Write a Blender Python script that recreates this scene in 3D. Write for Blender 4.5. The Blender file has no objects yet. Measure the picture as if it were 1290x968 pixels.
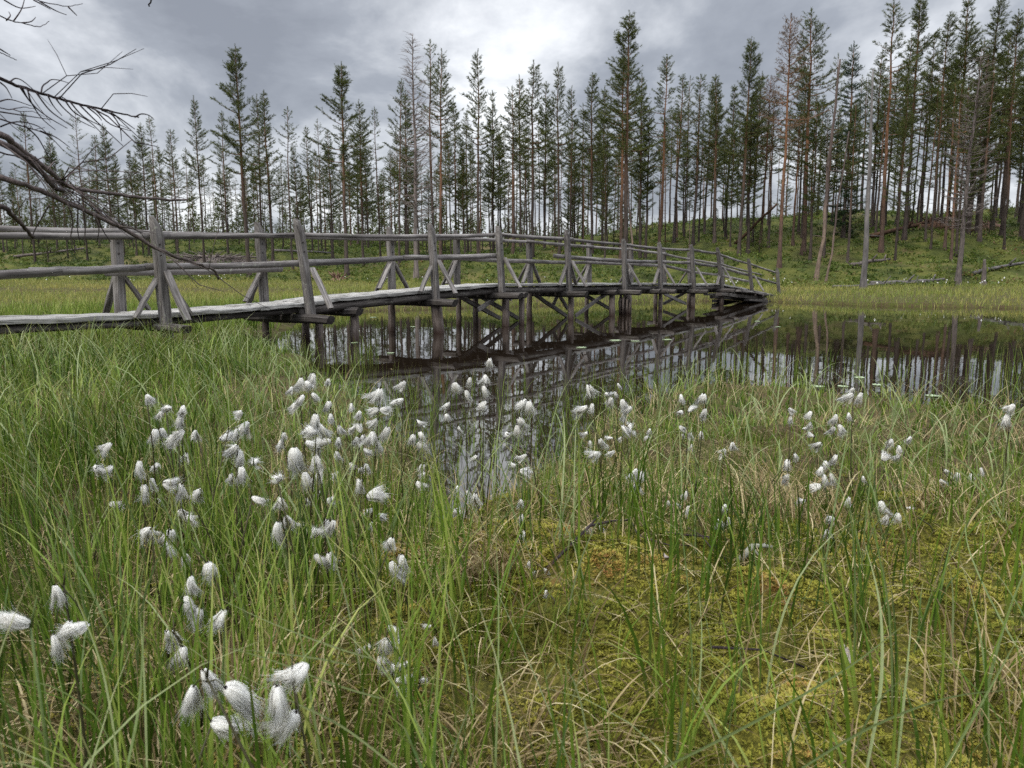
import bpy, math, random
import numpy as np
from mathutils import Vector, Matrix
rnd = random.Random(7)
rng = np.random.default_rng(7)
PI = math.pi
scene = bpy.context.scene
COL = scene.collection

# ------------------------------------------------------------------ camera
W, Hh, F = 1290.0, 968.0, 968.0
CAMZ = 0.98
TILT = math.atan(140.0 / 968.0)
cam_d = bpy.data.cameras.new('camera')
cam = bpy.data.objects.new('camera', cam_d); COL.objects.link(cam)
cam.location = (0, 0, CAMZ)
cam.rotation_euler = (PI / 2 - TILT, 0, 0)
cam_d.sensor_width = 36.0
cam_d.lens = 36.0 * F / W
cam_d.clip_start = 0.02
cam_d.clip_end = 6000
cam_d.dof.use_dof = True; cam_d.dof.focus_distance = 4.5; cam_d.dof.aperture_fstop = 10.5
scene.camera = cam
ct, st = math.cos(TILT), math.sin(TILT)

def ray(px, py):
    a = (px - W / 2) / F; b = (py - Hh / 2) / F
    return np.array([a, ct - b * st, -st - b * ct])

def at_y(px, py, Y):                  # where the sight line reaches world depth Y
    r = ray(px, py); k = Y / r[1]
    return np.array([r[0] * k, Y, CAMZ + r[2] * k])

def at_z(px, py, z=0.0):
    r = ray(px, py); k = (z - CAMZ) / r[2]
    return np.array([r[0] * k, r[1] * k, z])

# ------------------------------------------------------------------ noise
def _hash(ix, iy, seed):
    h = (ix * 374761393 + iy * 668265263 + seed * 1274126177) & 0xFFFFFFFF
    h = ((h ^ (h >> 13)) * 1274126177) & 0xFFFFFFFF
    return ((h ^ (h >> 16)) & 0xFFFF) / 65535.0

def vnoise(x, y, seed=0):
    x = np.asarray(x, float); y = np.asarray(y, float)
    ix = np.floor(x).astype(np.int64); iy = np.floor(y).astype(np.int64)
    fx = x - ix; fy = y - iy
    fx = fx * fx * (3 - 2 * fx); fy = fy * fy * (3 - 2 * fy)
    a = _hash(ix, iy, seed); b = _hash(ix + 1, iy, seed)
    c = _hash(ix, iy + 1, seed); d = _hash(ix + 1, iy + 1, seed)
    return (a * (1 - fx) + b * fx) * (1 - fy) + (c * (1 - fx) + d * fx) * fy

def fbm(x, y, seed=0, octv=3):
    s = 0; a = 0.5; n = 0
    for o in range(octv):
        s = s + a * vnoise(np.asarray(x) * 2 ** o, np.asarray(y) * 2 ** o, seed + o * 17); n += a; a *= 0.5
    return s / n

def sstep(a, b, x):
    t = np.clip((np.asarray(x, float) - a) / (b - a), 0, 1)
    return t * t * (3 - 2 * t)

# ------------------------------------------------------------------ terrain
near_px = [(1500, 545), (1290, 530), (1150, 520), (1050, 512), (950, 497), (880, 488), (820, 500), (775, 540), (735, 590), (700, 606),
           (665, 640), (618, 668), (580, 680), (548, 668), (536, 620), (515, 565), (466, 525), (398, 488), (360, 450), (346, 420), (368, 405)]
far_px = [(430, 393), (500, 390.5), (640, 387), (760, 382.5), (880, 379.5), (955, 379.5), (1010, 382), (1100, 385.5), (1290, 388.5), (1400, 390), (1600, 394)]
POND = np.array([at_z(*p)[:2] for p in near_px + far_px])

def pond_sd(x, y):                    # signed distance, negative inside the pond
    x = np.asarray(x, float); y = np.asarray(y, float)
    d2 = np.full(x.shape, 1e18); ins = np.zeros(x.shape, bool)
    n = len(POND)
    for i in range(n):
        ax, ay = POND[i]; bx, by = POND[(i + 1) % n]
        ex, ey = bx - ax, by - ay
        t = np.clip(((x - ax) * ex + (y - ay) * ey) / (ex * ex + ey * ey), 0, 1)
        d2 = np.minimum(d2, (x - ax - t * ex) ** 2 + (y - ay - t * ey) ** 2)
        c = ((ay > y) != (by > y)) & (x < (bx - ax) * (y - ay) / (by - ay + 1e-12) + ax)
        ins ^= c
    d = np.sqrt(d2)
    return np.where(ins, -d, d)

def hill_base(x):
    return np.interp(x, [-60, -25, -9, -1, 10, 20, 40], [47, 46, 44, 38, 36, 34, 32])
def ridge_y(x):
    return np.interp(x, [-60, -20, 0, 12, 30, 60], [80, 78, 72, 66, 66, 66])
def ridge_z(x):
    return np.interp(x, [-60, -20, -2, 8, 12, 18, 40, 80], [4.5, 4.5, 4.0, 4.1, 5.1, 5.7, 6.1, 6.6])

def shore(x, y):                       # metres inland of the actual water line
    x = np.asarray(x, float); y = np.asarray(y, float)
    return pond_sd(x, y) + (vnoise(x * 1.3, y * 1.3, 5) - .5) * np.clip(y / 12, .1, .5)

def gz(x, y, sd=None, micro=True):
    x = np.asarray(x, float); y = np.asarray(y, float)
    if sd is None: sd = pond_sd(x, y)
    wob = (vnoise(x * 1.3, y * 1.3, 5) - .5) * np.clip(y / 12, .1, .5)
    s = sd + wob
    r = np.hypot(x, y)
    bog = 0.10 + (fbm(x / 2.2, y / 2.2, 1) - .5) * .10
    near = 1 - sstep(3.5, 7, r)
    hum = (fbm(x / .5, y / .5, 3) - .42) * .20 * near - .05 * sstep(.62, .8, vnoise(x / .22, y / .22, 12)) * near
    mx, my = at_z(860, 800, .15)[:2]
    hum = hum + .10 * np.exp(-((x - mx) ** 2 / .35 + (y - my) ** 2 / .16)) * near
    ma = moss_amount(x, y) * near
    hum = hum + (np.clip(fbm(x / .12, y / .12, 91) - .42, 0, .3) * .16 + np.clip(fbm(x / .04, y / .04, 93, 2) - .45, 0, .3) * .03) * ma
    if micro:
        hum = hum + (fbm(x / .06, y / .06, 9, 2) - .5) * .022 * near
    # far bank: undercut marsh edge then a gentle rise
    farb = sstep(17, 23, y) * sstep(-9, -5, x)
    bank = .07 + .10 * sstep(0, 1.6, sd) + .020 * np.clip(sd, 0, 14) + (fbm(x / 1.7, y / 1.7, 31) - .5) * .12
    lstep = sstep(33.2, 34.0, y + (vnoise(x * .6, y * .1, 8) - .5) * 2) * (1 - sstep(-9, -5, x))
    left = .10 + .2 * lstep + .18 * sstep(34, 44, y) * (1 - sstep(-9, -5, x))
    base = np.where(farb > 0, bank * farb + np.maximum(bog, left) * (1 - farb), np.maximum(bog, left)) + hum
    e0 = np.where(y > 18, .22, .5); e1 = np.where(y > 18, .03, .22)
    base = -.5 + (base + .5) * sstep(-e0, e1, s)
    hb, ry, rz = hill_base(x), ridge_y(x), ridge_z(x)
    t = np.clip((y - hb) / (ry - hb), 0, None)
    tt = np.minimum(t, 1)
    up = (rz - .6) * (tt * (1.55 - .55 * tt)) * sstep(-.02, .12, t)
    over = np.clip(y - ry, 0, None)
    up = up - np.minimum(over * .06, 3.0)
    lumps = (fbm(x / 5, y / 5, 41) - .5) * 1.3 + (fbm(x / 1.4, y / 1.4, 43) - .5) * .35
    return base + np.where(t > 0, up + lumps * sstep(0, .25, t) * (.6 + .4 * (tt < 1)), 0)

# ------------------------------------------------------------------ material helpers
def mat(name):
    m = bpy.data.materials.new(name); m.use_nodes = True
    nt = m.node_tree; nt.nodes.clear()
    out = nt.nodes.new('ShaderNodeOutputMaterial')
    return m, nt, out

def N(nt, t, **kw):
    n = nt.nodes.new(t)
    for k, v in kw.items(): setattr(n, k, v)
    return n

def ramp(nt, stops, fac=None, interp='LINEAR'):
    r = N(nt, 'ShaderNodeValToRGB'); r.color_ramp.interpolation = interp
    el = r.color_ramp.elements
    while len(el) < len(stops): el.new(.5)
    for e, (p, c) in zip(el, stops):
        e.position = p; e.color = (*c, 1)
    if fac is not None: nt.links.new(fac, r.inputs[0])
    return r

def noise(nt, scale, detail=4, rough=.55, vec=None, dist=0):
    n = N(nt, 'ShaderNodeTexNoise'); n.inputs['Scale'].default_value = scale
    n.inputs['Detail'].default_value = detail; n.inputs['Roughness'].default_value = rough
    n.inputs['Distortion'].default_value = dist
    if vec is not None: nt.links.new(vec, n.inputs['Vector'])
    return n

def mixc(nt, fac, a, b, mode='MIX'):
    m = N(nt, 'ShaderNodeMix', data_type='RGBA', blend_type=mode)
    for sock, v in ((m.inputs[0], fac), (m.inputs[6], a), (m.inputs[7], b)):
        if isinstance(v, (int, float)): sock.default_value = v
        elif isinstance(v, tuple): sock.default_value = (*v, 1)
        else: nt.links.new(v, sock)
    return m.outputs[2]

def math_(nt, op, a, b=None):
    m = N(nt, 'ShaderNodeMath', operation=op)
    for i, v in enumerate((a, b)):
        if v is None: continue
        if isinstance(v, (int, float)): m.inputs[i].default_value = v
        else: nt.links.new(v, m.inputs[i])
    return m.outputs[0]

def principled(nt, out, color, rough=.8, spec=.3, bump=None, bstr=.3, bdist=.02):
    p = N(nt, 'ShaderNodeBsdfPrincipled')
    if isinstance(color, tuple): p.inputs['Base Color'].default_value = (*color, 1)
    else: nt.links.new(color, p.inputs['Base Color'])
    p.inputs['Roughness'].default_value = rough
    p.inputs['Specular IOR Level'].default_value = spec
    if bump is not None:
        b = N(nt, 'ShaderNodeBump'); b.inputs['Strength'].default_value = bstr; b.inputs['Distance'].default_value = bdist
        nt.links.new(bump, b.inputs['Height']); nt.links.new(b.outputs[0], p.inputs['Normal'])
    nt.links.new(p.outputs[0], out.inputs[0])
    return p

def leafmat(name, stops, tipcol=None, trans=.36, rough=.5, spec=.22, basecol=None):
    """Blade or leaf: colour differs from blade to blade, dry tip and pale sheath along its own length."""
    m, nt, out = mat(name)
    a = N(nt, 'ShaderNodeAttribute', attribute_name='tint')
    col = ramp(nt, stops, a.outputs['Fac']).outputs[0]
    t = N(nt, 'ShaderNodeAttribute', attribute_name='t')
    if tipcol:
        f = N(nt, 'ShaderNodeMapRange'); f.inputs[1].default_value = .72; f.inputs[2].default_value = 1.0
        f.inputs[4].default_value = .6
        nt.links.new(t.outputs['Fac'], f.inputs[0]); col = mixc(nt, f.outputs[0], col, tipcol)
    if basecol:
        f = N(nt, 'ShaderNodeMapRange'); f.inputs[1].default_value = .0; f.inputs[2].default_value = .25
        f.inputs[3].default_value = .7; f.inputs[4].default_value = 0
        nt.links.new(t.outputs['Fac'], f.inputs[0]); col = mixc(nt, f.outputs[0], col, basecol)
    p = N(nt, 'ShaderNodeBsdfPrincipled')
    nt.links.new(col, p.inputs['Base Color']); p.inputs['Roughness'].default_value = rough
    p.inputs['Specular IOR Level'].default_value = spec
    tr = N(nt, 'ShaderNodeBsdfTranslucent'); nt.links.new(col, tr.inputs[0])
    mx = N(nt, 'ShaderNodeMixShader'); mx.inputs[0].default_value = trans
    nt.links.new(p.outputs[0], mx.inputs[1]); nt.links.new(tr.outputs[0], mx.inputs[2])
    nt.links.new(mx.outputs[0], out.inputs[0])
    return m

M = {}
M['sedge'] = leafmat('sedge_leaf', [(0, (.018, .038, .005)), (.3, (.055, .105, .010)), (.55, (.115, .185, .019)), (.8, (.215, .28, .050)), (.93, (.37, .37, .125)), (1, (.42, .32, .11))],
                     tipcol=(.30, .24, .10), basecol=(.13, .10, .04), trans=.26, rough=.5, spec=.22)
M['bluesedge'] = leafmat('blue_sedge_leaf', [(0, (.10, .15, .045)), (.5, (.18, .235, .085)), (1, (.29, .33, .16))], tipcol=(.3, .27, .14))
M['straw'] = leafmat('dead_straw', [(0, (.06, .038, .018)), (.35, (.17, .12, .055)), (.7, (.31, .24, .115)), (1, (.50, .43, .25))], trans=.25, rough=.7)
M['fargrass'] = leafmat('marsh_grass', [(0, (.10, .15, .03)), (.4, (.19, .23, .05)), (.75, (.31, .29, .08)), (1, (.40, .32, .11))], tipcol=(.38, .30, .13))
M['moss'] = leafmat('sphagnum', [(0, (.08, .09, .012)), (.3, (.18, .19, .025)), (.6, (.29, .27, .04)), (.75, (.38, .34, .08)), (.88, (.36, .22, .06)), (1, (.27, .13, .05))], trans=.3, rough=.8, spec=.2)
M['shrub'] = leafmat('bilberry_leaf', [(0, (.035, .055, .012)), (.35, (.065, .10, .018)), (.65, (.115, .155, .028)), (.82, (.18, .20, .045)), (.92, (.15, .11, .045)), (1, (.16, .085, .04))], trans=.35)
M['needle'] = leafmat('pine_needle', [(0, (.034, .045, .012)), (.45, (.066, .081, .020)), (.8, (.10, .117, .030)), (1, (.145, .145, .045))], trans=.25, rough=.55)
M['needle_spruce'] = leafmat('spruce_needle', [(0, (.022, .042, .018)), (.6, (.038, .065, .026)), (1, (.06, .09, .035))], trans=.2, rough=.6)
M['needle_brown'] = leafmat('withered_needle', [(0, (.10, .065, .04)), (.6, (.15, .095, .055)), (1, (.10, .11, .05))], trans=.2, rough=.7)

def bark_mat(name, low, high, z0, z1, scale=10):
    m, nt, out = mat(name)
    tc = N(nt, 'ShaderNodeTexCoord'); mp = N(nt, 'ShaderNodeMapping'); mp.inputs['Scale'].default_value = (1, 1, .22)
    nt.links.new(tc.outputs['Object'], mp.inputs[0])
    n1 = noise(nt, scale, 5, .65, mp.outputs[0]); n2 = noise(nt, 1.1, 2, .5, tc.outputs['Object'])
    sx = N(nt, 'ShaderNodeSeparateXYZ'); nt.links.new(tc.outputs['Object'], sx.inputs[0])
    h = math_(nt, 'ADD', sx.outputs[2], math_(nt, 'MULTIPLY', math_(nt, 'SUBTRACT', n2.outputs[0], .5), 5.0))
    mr = N(nt, 'ShaderNodeMapRange', interpolation_type='SMOOTHSTEP'); mr.inputs[1].default_value = z0; mr.inputs[2].default_value = z1
    nt.links.new(h, mr.inputs[0])
    c = mixc(nt, mr.outputs[0], low, high)
    v = ramp(nt, [(.28, (.35, .33, .33)), (.5, (.85, .85, .85)), (.72, (1.35, 1.3, 1.25))], n1.outputs[0]).outputs[0]
    c = mixc(nt, 1.0, c, v, 'MULTIPLY')
    oi = N(nt, 'ShaderNodeObjectInfo')
    vr = N(nt, 'ShaderNodeMapRange'); vr.inputs[3].default_value = .7; vr.inputs[4].default_value = 1.25
    nt.links.new(oi.outputs['Random'], vr.inputs[0])
    cc = N(nt, 'ShaderNodeCombineColor')
    for i in range(3): nt.links.new(vr.outputs[0], cc.inputs[i])
    c = mixc(nt, 1.0, c, cc.outputs[0], 'MULTIPLY')
    principled(nt, out, c, .9, .15, n1.outputs[0], .6, .03)
    return m
M['bark'] = bark_mat('pine_bark', (.075, .06, .053), (.15, .088, .056), 3, 9)
M['bark_red'] = bark_mat('red_pine_bark', (.105, .072, .058), (.215, .112, .065), 1, 8)
M['bark_grey'] = bark_mat('grey_dead_bark', (.17, .145, .135), (.19, .16, .15), 0, 8)
M['bark_snag'] = bark_mat('silver_snag_wood', (.145, .135, .132), (.20, .188, .185), 0, 8, 6)
M['bark_pale'] = bark_mat('peeled_pale_wood', (.22, .165, .13), (.13, .10, .09), 1, 4)
M['branch_dead'] = bark_mat('dead_branch_bark', (.085, .07, .065), (.10, .08, .078), 0, 1, 55)
M['branch_dark'] = bark_mat('dark_twig_bark', (.05, .038, .04), (.055, .042, .045), 0, 1, 55)

def wood_mat(name, lo, mid, hi, axis_scale, bstr=.5):
    m, nt, out = mat(name)
    tc = N(nt, 'ShaderNodeTexCoord')
    a = N(nt, 'ShaderNodeAttribute', attribute_name='grain')       # metres along / around the timber
    mp = N(nt, 'ShaderNodeMapping'); mp.inputs['Scale'].default_value = axis_scale
    nt.links.new(a.outputs['Vector'], mp.inputs[0])
    n1 = noise(nt, 1.0, 6, .6, mp.outputs[0], .3); n2 = noise(nt, 2.2, 4, .6, tc.outputs['Object'])
    f = math_(nt, 'ADD', math_(nt, 'MULTIPLY', n1.outputs[0], .7), math_(nt, 'MULTIPLY', n2.outputs[0], .3))
    c = ramp(nt, [(.33, lo), (.5, mid), (.68, hi)], f).outputs[0]
    # greenish-brown algae and damp low on the timbers
    n3 = noise(nt, 3.0, 3, .6, tc.outputs['Object'])
    c = mixc(nt, ramp(nt, [(.55, (0, 0, 0)), (.75, (.45, .45, .45))], n3.outputs[0]).outputs[0], c, (.10, .095, .075))
    mp2 = N(nt, 'ShaderNodeMapping'); mp2.inputs['Scale'].default_value = (axis_scale[0] * .5, axis_scale[1] * 1.6, axis_scale[2] * 1.6)
    nt.links.new(a.outputs['Vector'], mp2.inputs[0]); n4 = noise(nt, 1.0, 2, .5, mp2.outputs[0])
    crack = ramp(nt, [(.30, (.28, .28, .28)), (.37, (1, 1, 1))], n4.outputs[0]).outputs[0]
    c = mixc(nt, 1.0, c, crack, 'MULTIPLY')
    n5 = noise(nt, 22, 3, .6, tc.outputs['Object']); n6 = noise(nt, 1.6, 2, .5, tc.outputs['Object'])
    lf = math_(nt, 'MULTIPLY', ramp(nt, [(.60, (0, 0, 0)), (.66, (1, 1, 1))], n5.outputs[0]).outputs[0], ramp(nt, [(.5, (0, 0, 0)), (.65, (.7, .7, .7))], n6.outputs[0]).outputs[0])
    c = mixc(nt, lf, c, (.30, .31, .25))
    oi = N(nt, 'ShaderNodeObjectInfo'); vr = N(nt, 'ShaderNodeMapRange'); vr.inputs[3].default_value = .72; vr.inputs[4].default_value = 1.2
    nt.links.new(oi.outputs['Random'], vr.inputs[0]); cc = N(nt, 'ShaderNodeCombineColor')
    for i in range(3): nt.links.new(vr.outputs[0], cc.inputs[i])
    c = mixc(nt, 1.0, c, cc.outputs[0], 'MULTIPLY')
    hb_ = math_(nt, 'ADD', n1.outputs[0], math_(nt, 'MULTIPLY', crack, .5))
    principled(nt, out, c, .85, .2, hb_, bstr, .012)
    return m
M['wood'] = wood_mat('weathered_grey_wood', (.05, .043, .04), (.155, .142, .134), (.29, .272, .26), (3, 45, 45))
M['plank'] = wood_mat('bleached_plank_wood', (.10, .095, .088), (.29, .28, .26), (.45, .435, .41), (2.2, 38, 38))
M['beam'] = wood_mat('dark_beam_wood', (.022, .018, .016), (.065, .057, .052), (.14, .128, .12), (3, 40, 40))
M['rail'] = wood_mat('grey_pole_wood', (.06, .052, .049), (.165, .150, .143), (.32, .30, .285), (2, 30, 30))

def pile_mat():
    m, nt, out = mat('damp_pile_wood')
    tc = N(nt, 'ShaderNodeTexCoord'); geo = N(nt, 'ShaderNodeNewGeometry')
    a = N(nt, 'ShaderNodeAttribute', attribute_name='grain')
    mp = N(nt, 'ShaderNodeMapping'); mp.inputs['Scale'].default_value = (3, 30, 30); nt.links.new(a.outputs['Vector'], mp.inputs[0])
    n1 = noise(nt, 1, 6, .6, mp.outputs[0], .3)
    c = ramp(nt, [(.3, (.05, .038, .032)), (.5, (.13, .105, .092)), (.7, (.24, .20, .18))], n1.outputs[0]).outputs[0]
    sx = N(nt, 'ShaderNodeSeparateXYZ'); nt.links.new(geo.outputs['Position'], sx.inputs[0])
    n2 = noise(nt, 14, 2, .5, tc.outputs['Object'])
    h = math_(nt, 'ADD', sx.outputs[2], math_(nt, 'MULTIPLY', n2.outputs[0], .10))
    # tide marks: ice and water have stained a band above the water line
    c = mixc(nt, ramp(nt, [(.04, (1, 1, 1)), (.22, (0, 0, 0))], h).outputs[0], c, (.045, .026, .02))
    principled(nt, out, c, .75, .3, n1.outputs[0], .6, .015)
    return m
M['pile'] = pile_mat()

def simple_mat(name, c1, c2, scale, rough=.8, spec=.3):
    m, nt, out = mat(name)
    tc = N(nt, 'ShaderNodeTexCoord'); n1 = noise(nt, scale, 4, .6, tc.outputs['Object'])
    principled(nt, out, ramp(nt, [(.3, c1), (.7, c2)], n1.outputs[0]).outputs[0], rough, spec, n1.outputs[0], .3, .01)
    return m
M['iron'] = simple_mat('rusted_iron', (.02, .018, .017), (.05, .04, .035), 60, .6, .5)
M['stem'] = simple_mat('cottongrass_stem', (.028, .03, .012), (.06, .05, .022), 30, .6)
M['stem_green'] = simple_mat('green_stem', (.07, .11, .03), (.11, .15, .045), 30, .6)
M['bract'] = simple_mat('brown_bract', (.05, .028, .02), (.13, .075, .05), 40)
M['pad'] = simple_mat('pale_lily_pad', (.22, .30, .15), (.36, .42, .27), 25, .35, .5)
M['lichen'] = simple_mat('grey_lichen', (.17, .17, .14), (.36, .36, .30), 120, .95, .1)
M['root'] = simple_mat('dark_root_plate', (.03, .022, .018), (.12, .07, .045), 4, .95, .1)
M['redroot'] = simple_mat('reddish_stump_wood', (.10, .06, .045), (.30, .19, .14), 5, .9, .1)
M['dryleaf'] = simple_mat('dry_grey_leaf', (.22, .18, .16), (.36, .31, .29), 60, .8, .2)

def cotton_mat():
    m, nt, out = mat('cotton_tuft')
    a = N(nt, 'ShaderNodeAttribute', attribute_name='tint')
    c = ramp(nt, [(0, (.82, .78, .72)), (.3, (.91, .90, .87)), (1, (.95, .95, .93))], a.outputs['Fac']).outputs[0]
    d = N(nt, 'ShaderNodeBsdfDiffuse'); t = N(nt, 'ShaderNodeBsdfTranslucent')
    nt.links.new(c, d.inputs[0]); nt.links.new(c, t.inputs[0])
    mx = N(nt, 'ShaderNodeMixShader'); mx.inputs[0].default_value = .7
    nt.links.new(d.outputs[0], mx.inputs[1]); nt.links.new(t.outputs[0], mx.inputs[2]); nt.links.new(mx.outputs[0], out.inputs[0])
    return m
M['cotton'] = cotton_mat()

def water_mat():
    m, nt, out = mat('bog_water')
    geo = N(nt, 'ShaderNodeNewGeometry')
    mp = N(nt, 'ShaderNodeMapping'); mp.inputs['Scale'].default_value = (1, .45, 1); nt.links.new(geo.outputs['Position'], mp.inputs[0])
    n1 = noise(nt, 2.2, 3, .5, mp.outputs[0]); n2 = noise(nt, 14, 2, .5, mp.outputs[0])
    h = math_(nt, 'ADD', n1.outputs[0], math_(nt, 'MULTIPLY', n2.outputs[0], .12))
    p = principled(nt, out, (.012, .008, .005), .015, .5, h, .06, .02)
    p.inputs['IOR'].default_value = 1.85
    return m
M['water'] = water_mat()

def ground_mat():
    m, nt, out = mat('bog_ground')
    geo = N(nt, 'ShaderNodeNewGeometry')
    cov = N(nt, 'ShaderNodeAttribute', attribute_name='cover')     # r moss, g forest floor, b peat edge
    sp = N(nt, 'ShaderNodeSeparateColor'); nt.links.new(cov.outputs['Color'], sp.inputs[0])
    P = geo.outputs['Position']
    nf = noise(nt, 90, 4, .7, P); nm = noise(nt, 7, 5, .6, P); nl = noise(nt, .7, 5, .6, P); nx = noise(nt, .16, 3, .5, P)
    peat = ramp(nt, [(.3, (.022, .016, .010)), (.55, (.07, .053, .027)), (.75, (.17, .13, .06))], nf.outputs[0]).outputs[0]
    peat = mixc(nt, ramp(nt, [(.42, (0, 0, 0)), (.62, (1, 1, 1))], nm.outputs[0]).outputs[0], peat, (.06, .07, .016))
    moss = ramp(nt, [(.3, (.022, .024, .006)), (.5, (.085, .08, .014)), (.7, (.19, .17, .03))], nf.outputs[0]).outputs[0]
    moss = mixc(nt, ramp(nt, [(.62, (0, 0, 0)), (.75, (1, 1, 1))], nm.outputs[0]).outputs[0], moss, (.19, .11, .04))
    floor_ = ramp(nt, [(.3, (.022, .028, .008)), (.46, (.05, .06, .015)), (.6, (.085, .09, .022)), (.74, (.10, .075, .036))], nl.outputs[0]).outputs[0]
    floor_ = mixc(nt, ramp(nt, [(.55, (0, 0, 0)), (.75, (.8, .8, .8))], nx.outputs[0]).outputs[0], floor_, (.13, .095, .05))
    c = mixc(nt, sp.outputs[0], peat, moss); c = mixc(nt, sp.outputs[1], c, floor_)
    c = mixc(nt, sp.outputs[2], c, (.045, .028, .014))
    principled(nt, out, c, .95, .1, nf.outputs[0], .6, .02)
    return m
M['ground'] = ground_mat()

# ------------------------------------------------------------------ mesh building
def new_obj(name, me, parent=None):
    o = bpy.data.objects.new(name, me); COL.objects.link(o)
    if parent: o.parent = parent
    return o

def tag(o, label=None, cat=None, group=None, kind=None):
    if label: o['label'] = label
    if cat: o['category'] = cat
    if group: o['group'] = group
    if kind: o['kind'] = kind
    return o

def empty(name, loc, label, cat, group=None, rz=0):
    o = bpy.data.objects.new(name, None); COL.objects.link(o)
    o.location = loc; o.rotation_euler = (0, 0, rz); o.empty_display_size = .1
    return tag(o, label, cat, group)

class MB:
    """Collects vertex and face arrays; build() makes one mesh."""
    def __init__(s):
        s.v = []; s.f3 = []; s.f4 = []; s.m3 = []; s.m4 = []; s.n = 0; s.at = {'t': [], 'tint': []}; s.gr = []
    def add(s, V, Q=None, T=None, mi=0, t=None, tint=None, grain=None):
        V = np.asarray(V, float).reshape(-1, 3); n = len(V)
        if Q is not None and len(Q): s.f4.append(np.asarray(Q, np.int64) + s.n); s.m4.append(np.full(len(Q), mi))
        if T is not None and len(T): s.f3.append(np.asarray(T, np.int64) + s.n); s.m3.append(np.full(len(T), mi))
        s.v.append(V); s.n += n
        s.at['t'].append(np.zeros(n) if t is None else np.broadcast_to(t, n))
        s.at['tint'].append(np.full(n, .5) if tint is None else np.broadcast_to(tint, n))
        s.gr.append(V if grain is None else np.asarray(grain, float).reshape(-1, 3))
    def mesh(s, name, mats, smooth=True, attrs=(), grain=False):
        V = np.concatenate(s.v); me = bpy.data.meshes.new(name)
        f4 = np.concatenate(s.f4) if s.f4 else np.zeros((0, 4), int)
        f3 = np.concatenate(s.f3) if s.f3 else np.zeros((0, 3), int)
        m = np.concatenate(s.m4 + s.m3) if (s.m4 or s.m3) else np.zeros(0)
        loops = np.concatenate([f4.ravel(), f3.ravel()]).astype(np.int32)
        ls = np.concatenate([np.arange(len(f4)) * 4, len(f4) * 4 + np.arange(len(f3)) * 3]).astype(np.int32)
        me.vertices.add(len(V)); me.vertices.foreach_set('co', V.astype(np.float32).ravel())
        me.loops.add(len(loops)); me.loops.foreach_set('vertex_index', loops)
        me.polygons.add(len(ls)); me.polygons.foreach_set('loop_start', ls)
        if not isinstance(mats, (list, tuple)): mats = [mats]
        for x in mats: me.materials.append(x)
        me.polygons.foreach_set('material_index', m.astype(np.int32))
        me.polygons.foreach_set('use_smooth', np.full(len(ls), smooth))
        for a in attrs:
            at = me.attributes.new(a, 'FLOAT', 'POINT'); at.data.foreach_set('value', np.concatenate(s.at[a]).astype(np.float32))
        if grain:
            at = me.attributes.new('grain', 'FLOAT_VECTOR', 'POINT'); at.data.foreach_set('vector', np.concatenate(s.gr).astype(np.float32).ravel())
        me.update(calc_edges=True); me.validate()
        return me
    def build(s, name, mats, parent=None, **kw):
        return new_obj(name, s.mesh(name, mats, **kw), parent)

def unit(v):
    v = np.asarray(v, float); return v / (np.linalg.norm(v) + 1e-12)

def tube(mb, pts, rad, sides=6, mi=0, cap=True, tint=.5, rough=0, seed=0):
    pts = np.asarray(pts, float); n = len(pts); rad = np.broadcast_to(np.asarray(rad, float), n)
    tg = np.gradient(pts, axis=0); tg /= np.linalg.norm(tg, axis=1)[:, None] + 1e-12
    up = np.array([0, 0, 1.]) if abs(tg[0][2]) < .9 else np.array([1., 0, 0])
    a = unit(np.cross(up, tg[0])); A = []; 
    for i in range(n):
        a = unit(a - tg[i] * np.dot(a, tg[i])); A.append(a)
    A = np.array(A); B = np.cross(tg, A)
    th = np.arange(sides) * 2 * PI / sides
    rr = rad[:, None] * np.ones(sides)
    if rough:
        r_ = np.random.default_rng(seed); rr = rr * (1 + rough * (r_.random((n, sides)) - .5) + rough * .6 * (r_.random((1, sides)) - .5))
    V = pts[:, None] + rr[..., None] * (np.cos(th)[None, :, None] * A[:, None] + np.sin(th)[None, :, None] * B[:, None])
    i = np.arange(n - 1)[:, None] * sides; j = np.arange(sides)[None]; k = (j + 1) % sides
    Q = np.stack([i + j, i + k, i + sides + k, i + sides + j], -1).reshape(-1, 4)
    L = np.concatenate([[0], np.cumsum(np.linalg.norm(np.diff(pts, axis=0), axis=1))])
    off = random.Random(seed + 1).random() * 20
    g = np.stack(np.broadcast_arrays(L[:, None] + off, np.cos(th)[None] * rad.mean() + off, np.sin(th)[None] * rad.mean()), -1)
    VV = V.reshape(-1, 3); gg = g.reshape(-1, 3); T = None
    if cap:
        VV = np.concatenate([VV, pts[:1], pts[-1:]]); c0 = n * sides; c1 = c0 + 1
        gg = np.concatenate([gg, gg[:1], gg[-1:]])
        jj = np.arange(sides); kk = (jj + 1) % sides
        T = np.concatenate([np.stack([np.full(sides, c0), kk, jj], -1), np.stack([np.full(sides, c1), (n - 1) * sides + jj, (n - 1) * sides + kk], -1)])
    mb.add(VV, Q, T, mi, t=0, tint=tint, grain=gg)

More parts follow.
